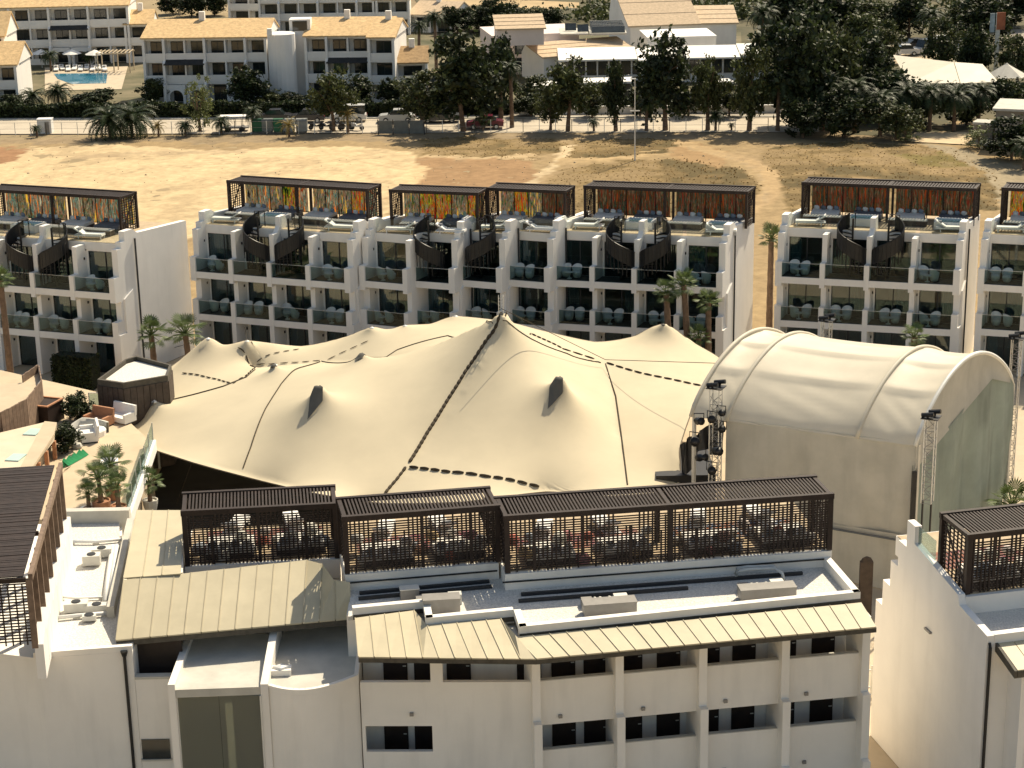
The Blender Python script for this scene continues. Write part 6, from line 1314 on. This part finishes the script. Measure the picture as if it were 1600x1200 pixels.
_w = MB(); _w.tube([(0, -.1, 0), (0, .1, 0)], .31, 14); WHM = _w.mesh('wheel', BLACK); _r = MB(); _r.tube([(0, -.115, 0), (0, .115, 0)], .18, 10); RIM = _r.mesh('rim', PALEMET)
car(428, 190, 'black saloon parked leftmost along the hedge', (.02, .02, .025)); car(480, 190, 'dark car with a white light at its end, second along the hedge', (.025, .025, .03)); car(621, 190, 'pale silver saloon parked behind the gate', (.45, .46, .45)); car(688, 190, 'dark grey estate car parked right of the silver saloon', (.06, .065, .07), L=4.6, H_=1.6)
car(758, 200, 'dark red hatchback driving on the road', (.12, .012, .03)); car(545, 189, 'white van half hidden behind the palm', (.6, .6, .58), van=True, H_=1.9)
for i, (px, py, c) in enumerate([(1412, 86, (.6, .6, .58)), (1428, 76, (.06, .06, .07)), (1448, 82, (.5, .48, .42)), (1388, 92, (.55, .55, .55)), (1500, 80, (.3, .3, .3)), (1470, 72, (.4, .4, .38))]): car(px, py, ['white car at the front of the distant car park', 'black car in the distant car park', 'beige van in the distant car park', 'pale car under the trees of the car park', 'grey car at the right of the car park', 'silver car at the back of the car park'][i], c, .3*i, van=(i == 2), H_=1.9 if i == 2 else 1.45)
def bike(px, py, label, col):
    t = thing('motor_scooter', label, 'scooter', at(px, py, .1), rnd.uniform(-.5, .5), 'scooters parked by the fence')
    for x in (-.6, .6): wl = link('wheel', WHM, t, (x, 0, .28), None, (.9, .5, .9))
    MB().side([(-.7, .4), (-.6, .75), (0, .5), (.2, .75), (.75, .8), (.6, .4)], -.14, .14).build('body', mat('bike_'+str(col), (col, col, col), .3), t, None, math.pi/2); MB().box(-.1, .65, -.14, .14, .803, .9).build('seat', BLACK, t); MB().tube([(-.6, -.3, 1.05), (-.5, 0, 1.0), (-.6, .3, 1.05)], .03, 5).build('handlebar', BLACK, t); MB().tube([(-.6, 0, .3), (-.5, 0, 1.0)], .04, 5).build('fork', BLACK, t)
for i, px in enumerate((494, 510, 527, 540, 558)): bike(px, 203, ['black scooter at the left end of the scooter row', 'dark scooter, second in the row by the bins', 'grey scooter, third in the row by the bins', 'dark scooter beside the small palm', 'white scooter at the right end of the row'][i], (.02, .03, .1, .03, .5)[i])
def bin_(px, py, label, col):
    t = thing('recycling_bin', label, 'bin', at(px, py, .1), 0, 'large recycling bins by the fence'); MB().side([(-.45, .1), (-.5, 1.2), (.5, 1.2), (.45, .1)], -.62, .62).build('body', mat('bin_'+str(int(col[1]*99)), col, .6), t); MB().side([(-.52, 1.203), (-.4, 1.5), (.4, 1.5), (.52, 1.203)], -.64, .64).build('lid', mat('binlid_'+str(int(col[1]*99)), tuple(c*.7 for c in col), .6), t)
    for x in (-.5, .5): MB().tube([(x-.04, -.4, .09), (x+.04, -.4, .09)], .09, 8).build('wheel', BLACK, t)
for i, (px, c) in enumerate(((404, (.02, .10, .05)), (419, (.16, .18, .17)), (437, (.03, .14, .07)), (452, (.25, .27, .26)), (472, (.30, .31, .29)))): bin_(px, 206, ['dark green bin at the left end of the row', 'grey recycling bin, second in the row', 'green bin in the middle of the row', 'pale grey bin behind the yellow palm', 'pale grey bin at the right end of the row'][i], c)
bs = thing('site_cabin', 'small white site cabin by the fence at the far left', 'cabin', at(72, 208)); MB().box(-.8, .8, -.6, .6, 0, 1.6).build('body', CHAIRM, bs); MB().box(-.85, .85, -.65, .65, 1.603, 1.7).build('roof', CHAIRM, bs); piece('door', GREYMET, bs, (.3, -.61, .75), (.5, .03, 1.3))
tr = thing('covered_trailer', 'pale open-sided trailer behind the fence, left of the bins', 'trailer', at(368, 205)); MB().box(-1.6, 1.6, -.6, .6, .4, .55).build('bed', GREYMET, tr); MB().box(-1.7, 1.7, -.7, .7, 1.7, 1.8).build('roof', CUSHW, tr)
for x in (-1.55, -.8, 0, .8, 1.55): piece('post', GREYMET, tr, (x, -.55, 1.12), (.06, .06, 1.14)); piece('post', GREYMET, tr, (x, .55, 1.12), (.06, .06, 1.14))
for x in (-.8, .8): link('wheel', WHM, tr, (x, -.6, .31)); link('wheel', WHM, tr, (x, .6, .31))
# ------------------------------------------------------------------ trees and palms
GT, GP, GR = 'trees along the road', 'palms along the road', 'trees in the right-hand grove'
tree('date', 172, 216, 66, 100, 'left half of the big dark palm clump by the fence', group=GP); tree('date', 207, 214, 68, 104, 'right half of the big dark palm clump by the fence', group=GP)
for px, py, h, wd, k_, lab in [(58, 214, 24, 26, 'date', 'tiny young palm by the white site cabin'), (248, 213, 30, 36, 'yellow', 'small yellowish palm right of the big clump'), (290, 213, 32, 40, 'date', 'small palm under the pale road tree'), (346, 209, 36, 44, 'date', 'young palm left of the trailer'), (396, 207, 48, 42, 'date', 'palm at the left end of the bins'), (452, 215, 36, 44, 'yellow', 'yellowed young palm in front of the bins'), (544, 208, 46, 44, 'yellow', 'palm with bright fronds in front of the scooters'), (755, 205, 20, 18, 'date', 'tiny palm in front of the red car'), (928, 206, 26, 26, 'date', 'small palm between the road trees'), (1143, 204, 16, 16, 'date', 'tiny palm near the right end of the fence'), (1118, 205, 40, 40, 'date', 'bushy young palm near the right end of the fence'),
                           (52, 168, 40, 60, 'date', 'left palm in front of the corner apartment block'), (92, 165, 46, 62, 'date', 'right palm in front of the corner apartment block'), (1010, 205, 60, 44, 'date', 'stout palm at the foot of the big round tree'), (682, 110, 100, 46, 'date', 'tall palm behind the apartment annex'), (655, 85, 60, 40, 'date', 'palm at the left of the tall palm behind the annex'), (712, 125, 70, 56, 'date', 'palm between the annex and the pinkish house'), (800, 200, 112, 50, 'date', 'tall slim palm right of the biggest dark tree'), (645, 170, 60, 50, 'date', 'palm in front of the tiled annex'), (692, 172, 66, 60, 'date', 'palm left of the biggest dark tree'), (80, 112, 40, 40, 'date', 'palm left behind the pool'), (140, 104, 30, 34, 'date', 'palm before the arches behind the pool')]:
    tree(k_, px, py, h, wd, lab, group=GP)
for px, py, h, wd, k_, lab in [(312, 206, 76, 44, 'light', 'pale feathery tree above the small palms'), (385, 172, 60, 62, 'dark', 'round dark tree before the right end of the arched block'), (238, 165, 40, 40, 'olive', 'bush before the arches of the apartment block'), (521, 206, 96, 64, 'olive', 'broad olive tree behind the scooters'), (660, 200, 84, 66, 'olive', 'dark tree left of the biggest tree'), (724, 206, 138, 104, 'dark', 'biggest dark tree, with a forked pale trunk'), (783, 186, 120, 52, 'dark', 'dark tree between the slim palm and the biggest tree'), (888, 206, 112, 76, 'olive', 'dark tree with twin trunks in front of the restaurant'), (860, 204, 66, 40, 'olive', 'smaller tree touching the twin-trunk tree'), (962, 206, 100, 36, 'dark', 'slim dark tree in front of the restaurant'), (1040, 204, 134, 86, 'dark', 'big round dark tree in front of the glazed restaurant'), (1105, 204, 112, 50, 'olive', 'olive tree right of the big round tree'), (1170, 205, 122, 64, 'olive', 'dark tree at the right end of the restaurant'), (425, 172, 30, 50, 'olive', 'low bush right of the arched block'), (460, 172, 26, 40, 'dark', 'low bush under the round stair tower'), (830, 172, 50, 50, 'olive', 'bush beside the low kiosk'), (610, 172, 44, 40, 'dark', 'bushy tree under the narrow apartment bay'), (560, 176, 52, 60, 'dark', 'dark bush between the scooters and the silver saloon'), (150, 172, 30, 60, 'dark', 'low dark bush in front of the pool'), (20, 176, 26, 50, 'dark', 'low dark bush at the left edge behind the hedge'), (925, 186, 40, 40, 'dark', 'dark bush between the twin-trunk tree and the slim tree'), (1000, 184, 44, 40, 'dark', 'dark bush left of the big round tree'), (1075, 184, 40, 44, 'dark', 'dark bush right of the big round tree'), (1140, 184, 44, 44, 'dark', 'dark bush left of the end tree'), (830, 184, 36, 46, 'dark', 'dark bush left of the kiosk'), (750, 172, 80, 60, 'dark', 'dark tree filling the gap behind the biggest tree'), (705, 178, 70, 50, 'dark', 'dark tree left behind the biggest tree')]:
    tree(k_, px, py, h, wd, lab, group=GT)
r = random.Random(5); spots = [(1215, 205, 110, 90, 'date'), (1248, 200, 140, 100, 'dark'), (1285, 205, 96, 86, 'date'), (1300, 190, 150, 90, 'olive'), (1335, 208, 100, 80, 'date'), (1352, 180, 110, 90, 'dark'), (1375, 212, 84, 76, 'date'), (1400, 218, 60, 70, 'olive'), (1412, 205, 88, 76, 'date'), (1452, 205, 90, 84, 'date'), (1490, 205, 86, 84, 'date'), (1528, 200, 84, 76, 'date'), (1575, 195, 70, 70, 'dark'), (1225, 150, 120, 90, 'dark'), (1270, 120, 100, 84, 'dark'), (1330, 120, 90, 76, 'olive'), (1385, 96, 60, 50, 'olive'), (1475, 120, 84, 60, 'olive'), (1520, 130, 80, 56, 'dark'), (1590, 130, 70, 60, 'olive'), (1190, 80, 84, 70, 'date'), (1230, 70, 90, 84, 'dark'), (1300, 62, 76, 90, 'dark'), (1360, 56, 60, 80, 'olive'), (1420, 60, 66, 70, 'dark'), (1455, 80, 76, 56, 'date'), (1500, 56, 56, 70, 'olive'), (1530, 72, 70, 80, 'dark'), (1580, 44, 60, 90, 'dark'), (1345, 104, 70, 60, 'dark'), (1580, 250, 60, 80, 'dark'), (1530, 232, 30, 46, 'light'), (1415, 222, 26, 36, 'light'), (1600, 265, 60, 60, 'date'), (1320, 215, 70, 70, 'dark'), (1380, 190, 80, 80, 'dark'), (1440, 195, 60, 70, 'dark'), (1510, 195, 60, 70, 'dark'), (1255, 215, 60, 60, 'dark')]
for i, (px, py, h, wd, k_) in enumerate(sorted(spots)):
    kk = {'date': 'palm with spreading fronds', 'dark': 'dense dark tree', 'olive': 'olive green tree', 'light': 'pale green bush'}[k_]; row = 'front row' if py > 175 else ('middle rows' if py > 100 else 'back row')
    nn = sum(1 for q in sorted(spots)[:i] if q[4] == k_ and (q[1] > 175) == (py > 175) and (q[1] > 100) == (py > 100)); tree(k_, px, py, h, wd, f'{kk}, {ORD[nn]} from the left in the {row} of the right-hand grove', group=GR, trunk_frac=.2)
for i, (px, py, h, wd, k_) in enumerate([(715, 52, 40, 46, 'dark'), (745, 48, 34, 50, 'dark'), (775, 50, 46, 50, 'dark'), (800, 46, 36, 44, 'dark'), (830, 40, 30, 46, 'olive'), (862, 44, 28, 40, 'dark'), (760, 30, 26, 40, 'olive'), (270, 22, 30, 44, 'dark'), (300, 26, 34, 46, 'dark'), (335, 24, 34, 44, 'dark')]): tree(k_, px, py, h, wd, f'far round tree near the top edge, {ORD[i if i < 7 else i-7]} of the {"clump behind the pinkish house" if i < 7 else "clump behind the arched block"}', group='far round trees', trunk_frac=.2)
# scrub reading as one mass towards the top edge
mb = MB(); r = random.Random(9)
for i in range(420):
    px = r.uniform(690, 1660); py = r.uniform(-60, 34)
    if 690 < px < 905 and 0 < py < 24: continue
    p = at(px, py); s_ = r.uniform(.8, 2.2)
    for j in range(34): leaf_quad(mb, p+Vector((r.gauss(0, s_), r.gauss(0, s_), abs(r.gauss(.8, .7))*s_*.7)), r.uniform(.3, .6), r)
tag(mb.build('scrub', LEAFM), 'low green scrub covering the far ground', 'scrub', kind='stuff')
